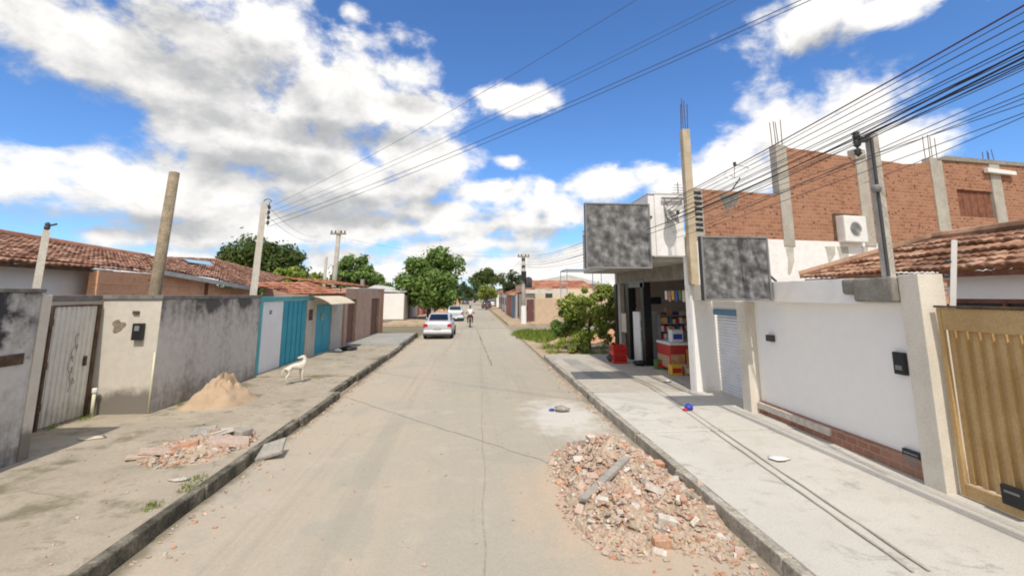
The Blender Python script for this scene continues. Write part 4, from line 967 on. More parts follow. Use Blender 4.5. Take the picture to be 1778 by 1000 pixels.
# square signs standing out over the pavement
def block_mat():
    # a faded grey print: soft blotches
    m, t, b = new_mat('sign_print'); uv = t.uv(); sx, sy_ = t.sep(uv)[:2]
    n = t.noise(uv, 7.5, 2, .5); n2 = t.noise(t.vmath('MULTIPLY', uv, (9., 4., 0)), 1.3, 5, .6)
    c = t.ramp(t.math('ADD', t.math('MULTIPLY', n, .65), t.math('MULTIPLY', n2, .35)), [(.34, (.05,.05,.051)), (.46, (.11,.11,.112)), (.55, (.18,.18,.182)), (.64, (.28,.28,.28)), (.74, (.42,.42,.42))])
    finish(t, b, c, .5, None, 0, .3); return m
SGN = block_mat()
def sign(x0, x1, y, z0, z1, label, arms):
    t__ = thing('shop_sign', label, 'sign', ((x0+x1)/2, y, z0))
    MB().box(x0, x1, y, y+.12, z0, z1).build('box', M['dark_grey'], t__, bevel=.01)
    f_ = MB(); f_.uv = [(0,0),(1,0),(1,1),(0,1)]; f_.add([(x0+.02,y-.004,z0+.02),(x1-.02,y-.004,z0+.02),(x1-.02,y-.004,z1-.02),(x0+.02,y-.004,z1-.02)], [(0,1,2,3)]); f_.build('face', SGN, t__, fix=False)
    fr = MB(); e_ = .035
    fr.box(x0,x1,y-.022,y-.002,z0,z0+e_); fr.box(x0,x1,y-.022,y-.002,z1-e_,z1); fr.box(x0,x0+e_,y-.022,y-.002,z0+e_+.001,z1-e_-.001); fr.box(x1-e_,x1,y-.022,y-.002,z0+e_+.001,z1-e_-.001); fr.build('frame', M['mid_grey'], t__, bevel=.004)
    w = MB()
    for a_, b__ in arms: w.tube([a_, b__], .022, 6)
    w.build('bracket', M['dark_grey'], t__); return t__
q0, q1 = PY(1018,466,11.12), PY(1128,354,11.12)
sign(q0.x, q1.x-.01, 11.12, q0.z, q1.z, 'large square faded grey sign box projecting from the shop upper corner over the pavement', [((q1.x-.05,11.2,q0.z+.3),(q1.x+.12,11.32,q0.z+.3)),((q1.x-.05,11.2,q1.z-.3),(q1.x+.12,11.32,q1.z-.3))])
q0, q1 = PY(1223,522,8.3), PY(1335,411,8.3)
sign(q0.x, min(q1.x, 5.60), 8.3, q0.z, q1.z, 'square faded grey sign box held out from the white beam above the roller door', [((q1.x-.15,8.36,q0.z+.15),(5.66,8.36,2.60)),((q1.x-.15,8.36,q0.z+.6),(5.75,8.36,2.745))])
# far gable, ground floor
w = MB(); w.box(5.75, 9.7, 18.2, 18.4, .16, z0_-.135); w.box(9.6, 9.8, 12.4, 18.2, .16, z0_-.135); w.build('wall', flat('shop_inner', (.66,.57,.52), .9), shop)
w = MB(); w.box(5.75, 6.0, 11.8, 18.19, 2.92, z0_-.135); w.build('beam', M['concrete_dark'], shop)
w = MB(); w.box(5.70, 9.6, 11.55, 18.2, .172, .19); w.build('floor', M['pave_shop'], shop)
w = MB(); w.box(5.46, 6.03, 11.24, 11.42, .17, 2.362); w.build('end_wall', M['garage_white'], shop)
for u, v, wd in ((1129,636,.30),(1095,625,.34),(1073,616,.30)):
    c = G(u, v, .18); w = MB(); w.box(5.72, 5.98, c.y-.0, c.y+wd, .17, 2.915); w.build('pillar', M['black_paint'], shop, bevel=.008)
w = MB(); w.box(5.78,5.95,17.9,18.19,.17,2.915); w.build('pillar', M['concrete'], shop)
w = MB(); w.box(5.72,5.75,15.2,16.7,2.75,2.99); w.build('lintel_plate', M['mid_grey'], shop)
# things in and before the shop
def fridge(loc, rz):
    t__ = thing('refrigerator', 'light grey upright refrigerator between the black shop pillars', 'refrigerator', loc, rz)
    MB().box(-.33,.33,-.32,.30,.04,1.72).build('cabinet', M['white_plastic'], t__, local=True, bevel=.02)
    MB().box(-.32,.32,-.36,-.325,.10,1.15).build('door', flat('fridge_door', (.60,.63,.66), .4), t__, local=True, bevel=.012)
    MB().box(-.32,.32,-.36,-.325,1.17,1.70).build('freezer_door', flat('fridge_door2', (.58,.61,.64), .4), t__, local=True, bevel=.012)
    for z0, z1 in ((.75,1.10),(1.22,1.45)): MB().box(-.29,-.26,-.395,-.362,z0,z1).build('handle', M['dark_grey'], t__, local=True, bevel=.006)
    return t__
fridge((6.05,16.05,.19), R(0))
fz = thing('chest_freezer', 'red and white chest freezer with yellow side at the shop entrance', 'freezer', (6.35,14.35,.19))
MB().box(5.98,6.95,13.9,14.9,.27,.98).build('body', flat('freezer_red', (.50,.04,.03), .4), fz, bevel=.02)
MB().box(5.96,6.97,13.88,14.92,.985,1.06).build('lid', M['white_plastic'], fz, bevel=.015)
MB().box(6.0,6.42,13.885,13.9,.32,.72).build('picture_panel', vary('panel_mix', (.50,.22,.10), (.62,.45,.25), 9, .5, .0, 20), fz)
MB().box(6.48,6.90,13.885,13.9,.30,.86).build('side_panel', M['yellow_plastic'], fz)
MB().box(5.965,5.98,13.95,14.85,.32,.66).build('front_panel', vary('panel_mix2', (.55,.28,.16), (.50,.36,.25), 9, .5, .0, 20), fz)
for a in (6.05,6.85):
    for b2 in (13.98,14.8): MB().box(a-.04,a+.04,b2-.04,b2+.04,.19,.268).build('foot', M['black'], fz)
sh = thing('shelf_rack', 'crowded wooden shelf with goods along the shop wall', 'shelf', (7.1,15.9,.19))
for z in (.6,1.0,1.4,1.75): MB().box(6.6,8.3,15.6,16.0,z,z+.03).build('shelf', M['wood_dark'], sh)
for x in (6.6,8.26): MB().box(x,x+.04,15.6,16.0,.19,1.9).build('upright', M['wood_dark'], sh)
MB().box(6.6,8.3,16.0,16.02,.19,1.9).build('back', flat('shelf_back', (.16,.10,.07), .8), sh)
r = random.Random(8); cols = ['red_plastic','yellow_plastic','cream_sheet','frag_orange','leafgreen','white_plastic','blue_plastic']
M['leafgreen'] = flat('leafgreen', (.08,.2,.05), .5)
cn = {'red_plastic':'red','yellow_plastic':'yellow','cream_sheet':'cream','frag_orange':'orange','leafgreen':'green','white_plastic':'white','blue_plastic':'blue'}
lev = {.63:'lowest',1.03:'second',1.43:'third',1.78:'top'}
for z in lev:
    x = 6.68; k = 0
    while x < 8.15:
        ww = r.uniform(.12,.22); hh = r.uniform(.12,.3); mt = cols[(k*3+int(z*10)) % 7]
        MB().box(x,x+ww,15.62,15.85,z,z+hh).build('package', M[mt], None, f'{cn[mt]} package on the {lev[z]} shelf of the rack in the shop', 'package', 'packages on the shop shelf', bevel=.008); x += ww+r.uniform(.01,.05); k += 1
for k, (x, y, mt, lbl) in enumerate([(6.35,14.3,'white_plastic','white and blue carton standing on the chest freezer'),(6.75,14.45,'steel','grey metal tin standing on the chest freezer')]):
    bx = thing('carton', lbl, 'carton', (x,y,1.06)); MB().box(x-.18,x+.18,y-.15,y+.15,1.062,1.42-.1*k).build('box', M[mt], bx, bevel=.01)
    MB().box(x-.14,x+.14,y-.155,y-.151,1.14,1.30).build('stripe', M['blue_plastic' if k == 0 else 'mid_grey'], bx)
sh2 = thing('shelf_rack', 'tall narrow rack of small colourful goods behind the chest freezer', 'shelf', (6.6,15.05,.19))
for z in (1.05,1.3,1.55,1.8): MB().box(6.15,7.5,14.98,15.2,z,z+.02).build('shelf', M['steel'], sh2)
for x in (6.13,7.5): MB().box(x,x+.03,14.98,15.2,.19,1.85).build('upright', M['steel'], sh2)
lev2 = {1.07:'lowest',1.32:'second',1.57:'third'}
for z in lev2:
    x = 6.18; k = 0
    while x < 7.4:
        ww = r.uniform(.06,.12); hh = r.uniform(.10,.2); mt = cols[(k*5+int(z*7)) % 7]
        MB().box(x,x+ww,15.0,15.12,z,z+hh).build('package', M[mt], None, f'small {cn[mt]} packet on the {lev2[z]} shelf of the narrow rack in the shop', 'package', 'packages on the shop shelf', bevel=.006); x += ww+r.uniform(.005,.02); k += 1
for k, (x, y, mt, lb) in enumerate([(5.95,13.55,'yellow_plastic','yellow fruit box on the floor before the chest freezer'),(6.35,13.5,'frag_orange','orange-brown carton on the floor before the chest freezer'),(5.95,14.65,'leafgreen','green box on the floor at the left of the chest freezer')]):
    bx = thing('carton', lb, 'carton', (x,y,.19)); MB().box(x-.16,x+.16,y-.13,y+.13,.192,.48).build('box', M[mt], bx, bevel=.01); MB().box(x-.13,x+.13,y-.134,y-.131,.26,.40).build('stripe', M['red_plastic' if k != 1 else 'cream_sheet'], bx)
for k in range(7):
    MB().box(5.99,6.01,12.5+.24*k,12.66+.24*k,2.35-.05*(k % 2),2.62).build('hanging_packet', M[cols[(k*2) % 7]], None, f'{cn[cols[(k*2) % 7]]} packet hanging from the beam of the shop entrance', 'packet', 'packets hanging in the shop entrance')
MB().box(5.752,5.76,17.2,17.75,1.1,1.8).build('poster', flat('poster', (.55,.50,.42), .6), None, 'pale poster fixed at the far shop pillar', 'poster')
wl = thing('wall_speaker', 'black speaker box on a bracket high inside the shop', 'speaker', (6.4,16.4,2.3))
MB().box(6.2,6.62,15.9,16.15,2.18,2.42).build('case', M['black'], wl, bevel=.02); MB().tube([(6.4,16.15,2.3),(6.4,17.2,2.35)], .02, 6).build('bracket', M['dark_grey'], wl)
MB().box(5.99,6.01,16.7,17.05,2.05,2.75).build('hanging_banner', vary('hang', (.16,.07,.04), (.28,.14,.07), 7, .8, .2, 30), None, 'dark brown cloth hanging beside the shop pillar', 'cloth')
def crate(mb_col, loc, label):
    t__ = thing('crate', label, 'crate', loc, 0., 'red crates before the shop')
    w = MB(); a, b_, h = .24, .20, .30
    w.box(-a,a,-b_,b_,0,.02)
    for y0 in (-b_, b_-.02):
        for z0, z1 in ((.02,.10),(.13,.19),(.22,h)): w.box(-a,a,y0,y0+.02,z0,z1)
        for x0 in (-a,-.012,a-.03): w.box(x0,x0+.03,y0+.001,y0+.019,.02,h-.002)
    w.build('side', M['red_plastic'], t__, local=True)
    w = MB()
    for x0 in (-a, a-.02):
        for z0, z1 in ((.02,.12),(.15,.2),(.24,h)): w.box(x0,x0+.02,-b_+.021,b_-.021,z0,z1)
    w.build('end', M['red_plastic'], t__, local=True); return t__
c = G(1078,631,.18)
crate(None, (c.x,c.y+.22,.175), 'lower of the two stacked red plastic crates before the shop')
cr2 = dup([o for o in COL.objects if o.name.startswith('crate') and o.type == 'EMPTY'][-1], (c.x-.01,c.y+.21,.48), .04, 'upper of the two stacked red plastic crates before the shop')
bundle(1112,634,.18,'black rubbish sack beside the black shop pillar','black',(.34,.22,.16),12)
bundle(1060,628,.18,'small dark bin bag left of the red crates','dark_grey',(.14,.14,.28),13)
# air conditioner on the brick wall
A, B = sv(1456,421), sv(1489,378); s0, s1 = A[0], B[0]; zz0, zz1 = A[1], B[1]
ac = thing('air_conditioner', 'white air conditioner unit with round grey fan set in the brick wall', 'air conditioner', wq((s0+s1)/2, zz0))
w = MB(); wpoly(w, [(s0,zz0),(s1,zz0),(s1,zz1),(s0,zz1)], .24, .30); cs = w.build('case', M['white_plastic'], ac, bevel=.02)
cc = Vector(wq((s0+s1)/2-.02, (zz0+zz1)/2, .245)); R_ = .18; w = MB()
ring = [cc+WD*R_*math.cos(a)+Vector((0,0,R_*math.sin(a))) for a in [2*math.pi*i/24 for i in range(24)]]
w.prism(ring, WN*.006); fg = w.build('fan', M['mid_grey'], ac)
w = MB()
for q in (.06,.11,.16,.2): w.tube([cc+WN*.012+WD*q*math.cos(a)+Vector((0,0,q*math.sin(a))) for a in [2*math.pi*i/24 for i in range(25)]], .006, 5)
w.build('grille', M['steel'], fg)
w = MB(); wpoly(w, [(s0-.14,zz0+.05),(s0-.02,zz0+.05),(s0-.02,zz1+.1),(s0-.14,zz1+.08)], .003, .02); wpoly(w, [(s0-.02,zz1+.02),(s1+.06,zz1+.02),(s1+.06,zz1+.1),(s0-.02,zz1+.1)], .004, .02); w.build('broken_opening', M['rust'], ac)
# white lamp box under the coping
A, B = sv(1706,302), sv(1752,288); w = MB(); wpoly(w, [(A[0],A[1]+.02),(B[0],A[1]-.0),(B[0],A[1]+.13),(A[0],A[1]+.17)], .16, .12)
lm = thing('wall_lamp', 'long white lamp housing near the top of the brick wall by the shutter', 'lamp', wq(A[0],A[1])); w.build('housing', M['white_plastic'], lm, bevel=.01)
w = MB(); wpoly(w, [(A[0]+.1,A[1]+.06),(A[0]+.16,A[1]+.06),(A[0]+.16,A[1]+.11),(A[0]+.1,A[1]+.11)], .04, .04); w.build('bracket', M['dark_grey'], lm)
# dishes
def dish(c, aim, rad, label, mast_to, mat):
    t__ = thing('satellite_dish', label, 'satellite dish', mast_to); aim = Vector(aim).normalized(); q = aim.to_track_quat('Z','Y'); c = Vector(c); w = MB(); n = 24; rings = []
    for i in range(6): f = i/5; rings.append([c+q @ Vector((rad*f*math.cos(2*math.pi*k/n)+(.001 if i==0 else 0)*math.cos(2*math.pi*k/n), rad*f*math.sin(2*math.pi*k/n), .28*rad*f*f)) for k in range(n)])
    w.loft(rings, True, False); o = w.build('bowl', mat, t__, smooth=True); md = o.modifiers.new('thick','SOLIDIFY'); md.thickness = .012
    f_ = c+q @ Vector((0,0,rad*.95)); w = MB(); w.tube([c+q @ Vector((0,-rad*.95,.25*rad)), f_], .012, 5); w.tube([c+q @ Vector((rad*.8,.3*rad,.22*rad)), f_], .008, 5); w.build('feed_arm', M['mid_grey'], t__)
    w = MB(); w.obox(f_, (.06,.06,.1)); w.build('feed', M['dark_grey'], t__)
    w = MB(); w.tube([c-aim*.06, c-aim*.12, Vector(mast_to)], .018, 6); w.build('mast', M['mid_grey'], t__); return t__
s_, z = sv(1287,302); mt_s, mt_z = sv(1272,332); dish(wq(s_, z, -.1), (-.5,-.4,.75), .36, 'white satellite dish standing on top of the brick wall', wq(mt_s, mt_z-.02, -.1), M['white_plastic'])
c = PY(1162,379,11.18); dish((c.x,c.y-.12,c.z), (.55,-.65,.5), .22, 'small grey satellite dish on the white upper wall of the shop', (c.x-.05,11.3,c.z+.3), M['mid_grey'])
c1, c2 = PY(1148,345,11.25), PY(1192,345,11.25); w = MB(); w.box(c1.x,c2.x,11.2,11.25,c1.z-.02,c1.z+.03); w.tube([(c1.x+.05,11.22,c1.z),(c.x,11.22,c.z+.3)], .014, 5); w.tube([(c2.x-.1,11.22,c1.z),(c.x+.05,11.22,c.z+.25)], .014, 5); w.build('bracket', M['mid_grey'], shop)
# roof aerial behind the white parapet
c = PY(1178,345,14.5); an = thing('aerial', 'thin metal television aerial on the shop roof', 'aerial', (c.x,14.5,4.9)); w = MB(); w.tube([(c.x,14.5,4.2),(c.x,14.5,c.z+.55)], .018, 6); w.build('mast', M['mid_grey'], an)
w = MB()
for k in range(5): w.tube([(c.x-.25+.03*k,14.5,c.z+.1+.09*k),(c.x+.25-.03*k,14.5,c.z+.1+.09*k)], .01, 5)
w.build('elements', M['mid_grey'], an)

# pavement bits, right
litter(1196,712,.19,(.10,.10,.13),'blue_plastic','small crumpled blue plastic packet on the right pavement','packet',14)
litter(1190,713,.19,(.06,.05,.05),'red_plastic','tiny red wrapper beside the blue packet on the right pavement','wrapper',15)
litter(1352,797,.185,(.17,.12,.03),'white_plastic','flattened white plastic bag across the darker lines of the right pavement','bag',16)
litter(1158,663,.18,(.14,.10,.06),'white_plastic','white paper scrap on the pavement before the shop','paper',17)
litter(975,714,.012,(.17,.13,.12),'frag_grey','grey lump of dried mortar on the white powder in the road','mortar lump',18)
litter(958,713,.012,(.07,.06,.05),'blue_plastic','small blue rag beside the mortar lump in the road','rag',19)
litter(1030,694,.012,(.13,.2,.16),'kerb_stone','dark clod of soil at the right kerb','soil clod',20)

# ------------------------------------------------------------------ the rubble pile on the right
EL2 = ((1.98,6.85,.76,1.2,.50),(1.62,5.7,.5,.9,.27),(2.40,5.85,.5,1.1,.20))
def pileh(x, y):
    h = 0
    for cx, cy, rx, ry, hh in EL2:
        d = math.hypot((x-cx)/rx, (y-cy)/ry); h = max(h, hh*max(0, 1-d)**.8)
    return h
mb = MB(); nx, ny = 70, 120; vs = []
r = random.Random(5)
for j in range(ny+1):
    for i in range(nx+1):
        x = .7+2.12*i/nx; y = 3.7+4.8*j/ny; h = pileh(x, y); vs.append((x, y, .004+h*(.85+.2*math.sin(9*x+4*math.sin(5*y)))+(r.uniform(0,.022) if h > .02 else -.02)))
fs = [(j*(nx+1)+i, j*(nx+1)+i+1, (j+1)*(nx+1)+i+1, (j+1)*(nx+1)+i) for j in range(ny) for i in range(nx)]
mb.add(vs, fs).build('rubble_heap', M['rubble_soil'], None, 'big heap of broken brick, mortar and soil in the road at the right kerb', 'rubble heap')
def pr(r):
    while True:
        k = r.random(); cx, cy, rx, ry, hh = EL2[0 if k < .55 else 1 if k < .8 else 2]; a = r.uniform(0,6.28); f = r.random()**.55*1.15
        x, y = cx+rx*f*math.cos(a), cy+ry*f*math.sin(a)
        if x < 2.76 and y > 4.4: return x, y, .01+pileh(x, y)
debris('rubble', 'small crumbs of brick and mortar over the big rubble heap', 3600, pr, .012, .04, 41)
def pr2(r): return 2.72-abs(r.gauss(0,.42)), r.uniform(3.6,5.9), .012
debris('rubble', 'fine debris trailing from the big rubble heap along the right kerb', 420, pr2, .01, .035, 43)
kinds = [('frag_pink','pinkish'),('frag_orange','orange'),('frag_white','whitish'),('frag_grey','grey')]
r = random.Random(77)
for i in range(110):
    x, y, z = pr(r); mt, cname = kinds[[0,0,1,2,2,3,0][i % 7]]; s0 = r.uniform(.04,.095); w = MB()
    w.obox((x,y,z+s0*.22), (s0*r.uniform(.9,1.7), s0*r.uniform(.7,1.1), s0*r.uniform(.35,.7)), Euler((r.uniform(-.6,.6), r.uniform(-.6,.6), r.uniform(0,6.28))).to_matrix(), .13, r)
    w.build('brick_fragment', M[mt], None, f'{cname} hand-sized brick or mortar fragment lying on the big rubble heap', 'rubble', f'{cname} fragments on the big rubble heap', bevel=.006)
def piece(u, v, z, size, rot, mat, label, cat='rubble', jit=.04):
    c = G(u, v, z); w = MB(); w.obox(c, size, Euler(rot).to_matrix(), jit, random.Random(label)); return w.build('rubble_piece', M[mat], None, label, cat, 'large pieces in the big rubble heap', bevel=.006)
a, b2 = G(1012,868,.17), G(1088,795,.36); d = (b2-a); L = d.length; q = d.to_track_quat('X','Z').to_matrix()
w = MB(); w.obox((a+b2)/2, (L,.10,.05), q, .02); w.build('concrete_plank', M['frag_grey'], None, 'long grey concrete plank lying across the big rubble heap', 'plank', bevel=.006)
piece(1148,942,.05,(.17,.10,.11),(.1,.05,.05),'frag_orange','bright orange hollow brick end at the near edge of the big rubble heap')
piece(1160,905,.08,(.22,.11,.09),(.1,.2,-.2),'frag_white','white-faced brick above the bright orange brick on the rubble heap')
piece(1142,806,.13,(.16,.12,.09),(.2,.1,.3),'frag_orange','orange brick piece on the far right of the heap near the kerb')
piece(1190,823,.12,(.24,.17,.07),(.2,.1,.6),'blue_grey' if 'blue_grey' in M else 'frag_grey','blue-grey slab at the kerb side of the heap')
piece(1228,850,.10,(.25,.13,.10),(.1,.3,-.5),'frag_pink','pink brick against the kerb at the right end of the heap')
piece(1090,872,.14,(.16,.14,.1),(.3,.1,.3),'frag_grey','round-edged grey mortar block in the middle of the heap')
piece(1000,790,.15,(.19,.08,.12),(.1,.3,.8),'frag_white','white upright plaster piece at the upper left of the heap')
piece(1140,850,.18,(.24,.12,.07),(-.4,.1,-.8),'frag_white','whitish slanted slab on the right slope of the heap')
piece(1250,935,.03,(.09,.08,.07),(.3,.1,.3),'frag_white','loose white lump right of the heap in the road')
# ------------------------------------------------------------------ vehicles
M['tyre'] = flat('tyre', (.018,.018,.018), .85); M['glass_dark'] = flat('glass_dark', (.012,.018,.03), .08)
M['lamp_red'] = flat('lamp_red', (.45,.02,.02), .25); M['chrome'] = flat('chrome', (.55,.56,.57), .25, .9)
def paint(name, c):
    m, t, b = new_mat(name); g = t.smooth(t.noise(t.pos(), 2., 4, .5), .3, .7, .93, 1.03)
    finish(t, b, t.mix(1., c, t.comb(g, g, g), 'MULTIPLY'), .35, None, .35, .5); b.inputs['Coat Weight'].default_value = .6; b.inputs['Coat Roughness'].default_value = .08; return m
M['silver'] = paint('silver', (.62,.63,.66)); M['pale_blue'] = paint('pale_blue', (.52,.62,.66)); M['white_car'] = paint('white_car', (.7,.7,.7)); M['dark_car'] = paint('dark_car', (.05,.055,.07))
def car(label, loc, rz, pm, sedan=True, cat='car', group='cars along the street'):
    t__ = thing('parked_car', label, cat, loc, rz, group); Wd = .83
    # body sections: y, bottom, belt, half width
    if sedan: st = [(0,.32,.86,.70),(.05,.26,.95,.79),(.25,.20,.99,.82),(.9,.18,.99,.83),(2.0,.17,.96,.83),(3.1,.18,.93,.82),(3.8,.2,.82,.79),(4.15,.26,.70,.70),(4.22,.34,.62,.6)]
    else: st = [(0,.32,.88,.70),(.05,.26,.97,.78),(.2,.20,1.0,.81),(.8,.18,.99,.82),(1.9,.17,.96,.82),(2.8,.18,.93,.81),(3.4,.2,.82,.78),(3.72,.26,.70,.70),(3.8,.34,.62,.6)]
    rings = []
    for y, zb_, zt_, w_ in st:
        h = zt_-zb_; half = [(w_*.90,zb_),(w_*.985,zb_+h*.18),(w_,zb_+h*.5),(w_*.985,zb_+h*.75),(w_*.93,zb_+h*.93),(w_*.84,zt_),(w_*.4,zt_+.02)]
        rings.append([Vector((x,y,z)) for x, z in half]+[Vector((-x,y,z)) for x, z in half[::-1]])
    MB().loft(rings).build('body', pm, t__, local=True, smooth=True)
    if sedan: gs = [(.62,.97,.60),(.78,1.05,.62),(1.18,1.33,.58),(1.35,1.39,.56),(2.0,1.42,.56),(2.35,1.40,.55),(2.6,1.30,.57),(3.1,.95,.62)]
    else: gs = [(.06,.97,.62),(.14,1.12,.62),(.42,1.40,.56),(.6,1.44,.55),(1.5,1.46,.55),(1.9,1.43,.55),(2.15,1.32,.57),(2.75,.95,.62)]
    rings = []
    for y, z, w_ in gs:
        k = (z-.9)/.55
        rings.append([Vector((x,y,zz)) for x, zz in ((.72,.90),(.72-.10*k,.90+(z-.9)*.75),(w_,z-.02*k),(w_*.5,z+.015*k),(-w_*.5,z+.015*k),(-w_,z-.02*k),(-.72+.10*k,.90+(z-.9)*.75),(-.72,.90))])
    MB().loft(rings).build('cabin', pm, t__, local=True, smooth=True)
    if sedan: rw = [(-.56,.70,1.03),(.56,.70,1.03),(.49,1.14,1.325),(-.49,1.14,1.325)]; off = (0,-.02,.025); sw = [(.75,1.0),(1.2,1.30),(2.35,1.33),(2.85,1.0)]
    else: rw = [(-.55,.10,1.05),(.55,.10,1.05),(.48,.38,1.375),(-.48,.38,1.375)]; off = (0,-.03,.012); sw = [(.3,1.0),(.6,1.34),(1.9,1.36),(2.5,1.0)]
    MB().prism([Vector(p)+Vector(off) for p in rw], Vector(off)*-.9).build('rear_window', M['glass_dark'], t__, local=True)
    for s_ in (-1,1): MB().prism([(s_*(.735-.17*(z-.92)), y, z) for y, z in sw], (-s_*.02,0,0)).build('side_window', M['glass_dark'], t__, local=True)
    fw = [(-.56,gs[-1][0]-.05,1.0),(.56,gs[-1][0]-.05,1.0),(.5,gs[-2][0]+.03,1.28),(-.5,gs[-2][0]+.03,1.28)]
    MB().prism([Vector(p)+Vector((0,.03,.03)) for p in fw], (0,-.02,-.02)).build('windscreen', M['glass_dark'], t__, local=True)
    MB().box(-.80,.80,-.06,.14,.30,.50).build('bumper', pm, t__, local=True, bevel=.05)
    MB().box(-.76,.76,-.035,.2,.19,.298).build('bumper_skirt', M['dark_grey'], t__, local=True, bevel=.02)
    MB().box(-.22,.22,-.075,-.06,.53,.66).build('number_plate', flat('plate', (.45,.45,.44), .5), t__, local=True, bevel=.004)
    for s_ in (-1,1):
        MB().box(s_*.55,s_*.80,-.012,.16,.66,.86).build('tail_lamp', M['lamp_red'], t__, local=True, bevel=.03)
        MB().box(s_*.83,s_*.97,gs[-1][0]-.35,gs[-1][0]-.18,.98,1.09).build('wing_mirror', pm, t__, local=True, bevel=.03)
        for y in (.78, st[-1][0]-.85):
            wh = MB().lathe([(.20,-.09),(.29,-.085),(.305,-.05),(.305,.05),(.29,.085),(.20,.09)], 'X', (s_*.76,y,.305), 22).build('wheel', M['tyre'], t__, local=True, smooth=True)
            rim = MB().lathe([(.02,0),(.19,.0),(.2,.02),(.1,.03),(.02,.03)], 'X', (s_*.86-(.015 if s_ < 0 else .015),y,.305), 14).build('rim', M['steel'], wh, local=True)
    return t__
c1 = G(759,589,.01); car('silver sedan with dark rear window stopped at the left of the street before the crossing', (c1.x,c1.y,.01), R(-1), M['silver'])
c2 = G(792,558,.01); car('pale blue hatchback standing beyond the crossing right of the silver sedan', (c2.x-.1,c2.y,.01), R(4), M['pale_blue'], False)
c3 = G(857,529,.01); car('small dark car parked far off beneath the round green tree at the right kerb', (2.7,85,.01), R(2), M['dark_car'], False)
car('white car parked far off behind the dark car at the right kerb', (4.0,97,.01), R(1), M['white_car'], False)
car('tiny dark car far down the left side of the street', (-1.7,118,.01), 0, M['dark_car'], True)

# motorcyclist
ml = G(816,567.5,.01); my = ml.y; mz = .012
mo = thing('motorcycle', 'dark motorcycle ridden away at the crossing', 'motorcycle', (ml.x,my,mz))
for y in (-.62,.62):
    n = 20; ring = []
    wh = MB().lathe([(.22,-.045),(.28,-.05),(.30,0),(.28,.05),(.22,.045)], 'X', (0,y,.30), 20).build('wheel', M['tyre'], mo, local=True, smooth=True)
    MB().lathe([(.02,-.03),(.05,-.03),(.05,.03),(.02,.03)], 'X', (0,y,.30), 10).build('hub', M['steel'], wh, local=True)
w = MB(); w.tube([(0,-.62,.3),(0,-.1,.42),(0,.35,.72),(0,.45,.9)], [.03,.09,.06,.03], 8); w.tube([(0,.62,.3),(0,.42,.98)], .03, 8); w.build('frame', M['dark_grey'], mo, local=True)
w = MB(); w.loft([[Vector((x*s_,y,z+zz)) for x, zz in ((-.12,0),(.12,0),(.13,.06),(0,.10),(-.13,.06))] for y, z, s_ in ((-.72,.78,.6),(-.4,.74,1.),(0,.72,.9),(.15,.78,.7))]); w.build('seat', M['black'], mo, local=True)
w = MB(); w.loft([[Vector((x*s_,y,.70+z*s_)) for x, z in ((-.13,0),(.13,0),(.14,.14),(0,.2),(-.14,.14))] for y, s_ in ((.1,.7),(.28,1.),(.42,.7))]); w.build('fuel_tank', M['red_plastic'], mo, local=True, smooth=True)
w = MB(); w.tube([(-.36,.30,1.02),(-.12,.42,1.0),(.12,.42,1.0),(.36,.30,1.02)], .018, 6); w.build('handlebar', M['chrome'], mo, local=True)
MB().box(-.06,.06,-.80,-.74,.66,.74).build('tail_lamp', M['lamp_red'], mo, local=True, bevel=.01)
w = MB(); w.tube([(.14,-.75,.33),(.14,-.2,.3)], .045, 8); w.build('exhaust', M['chrome'], mo, local=True)
M['skin'] = flat('skin', (.22,.12,.08), .6); M['shirt'] = vary('shirt', (.62,.62,.62), (.72,.72,.72), 8, .9, .1, 40); M['trousers'] = vary('trousers', (.06,.045,.045), (.10,.08,.08), 8, .9, .1, 40)
pe = thing('person', 'person in a white shirt and dark shorts riding the motorcycle away', 'person', (ml.x,my,mz))
arm = lambda s_: ([(0,-.2,1.27),(.17*s_,-.2,1.30),(.27*s_,-.1,1.08),(.33*s_,.2,1.03),(.35*s_,.30,1.04)], [.12,.065,.045,.036,.035])
leg = lambda s_: ([(0,-.28,.86),(.10*s_,-.26,.85),(.19*s_,.10,.74),(.18*s_,-.02,.36),(.18*s_,.12,.30)], [.13,.10,.07,.05,.045])
body = [([(0,-.28,.86),(0,-.25,1.05),(0,-.2,1.27),(0,-.17,1.40),(0,-.14,1.47),(0,-.13,1.55),(0,-.12,1.62)], [.13,.12,.12,.055,.075,.09,.07]), arm(1), arm(-1), leg(1), leg(-1)]
skin('body', M['skin'], body, pe)
skin('shirt', M['shirt'], [([(0,-.28,.90),(0,-.25,1.05),(0,-.2,1.27),(0,-.18,1.36)], [.145,.14,.145,.09]), ([(0,-.2,1.27),(.17,-.2,1.30),(.245,-.14,1.13)], [.145,.085,.07]), ([(0,-.2,1.27),(-.17,-.2,1.30),(-.245,-.14,1.13)], [.145,.085,.07])], pe)
skin('shorts', M['trousers'], [([(0,-.28,.92),(0,-.28,.86)], [.15,.145]), ([(0,-.28,.86),(.10,-.26,.85),(.185,.06,.755)], [.145,.115,.09]), ([(0,-.28,.86),(-.10,-.26,.85),(-.185,.06,.755)], [.145,.115,.09])], pe)
skin('hair', M['black'], [([(0,-.15,1.55),(0,-.145,1.62),(0,-.12,1.66)], [.085,.085,.06])], pe)
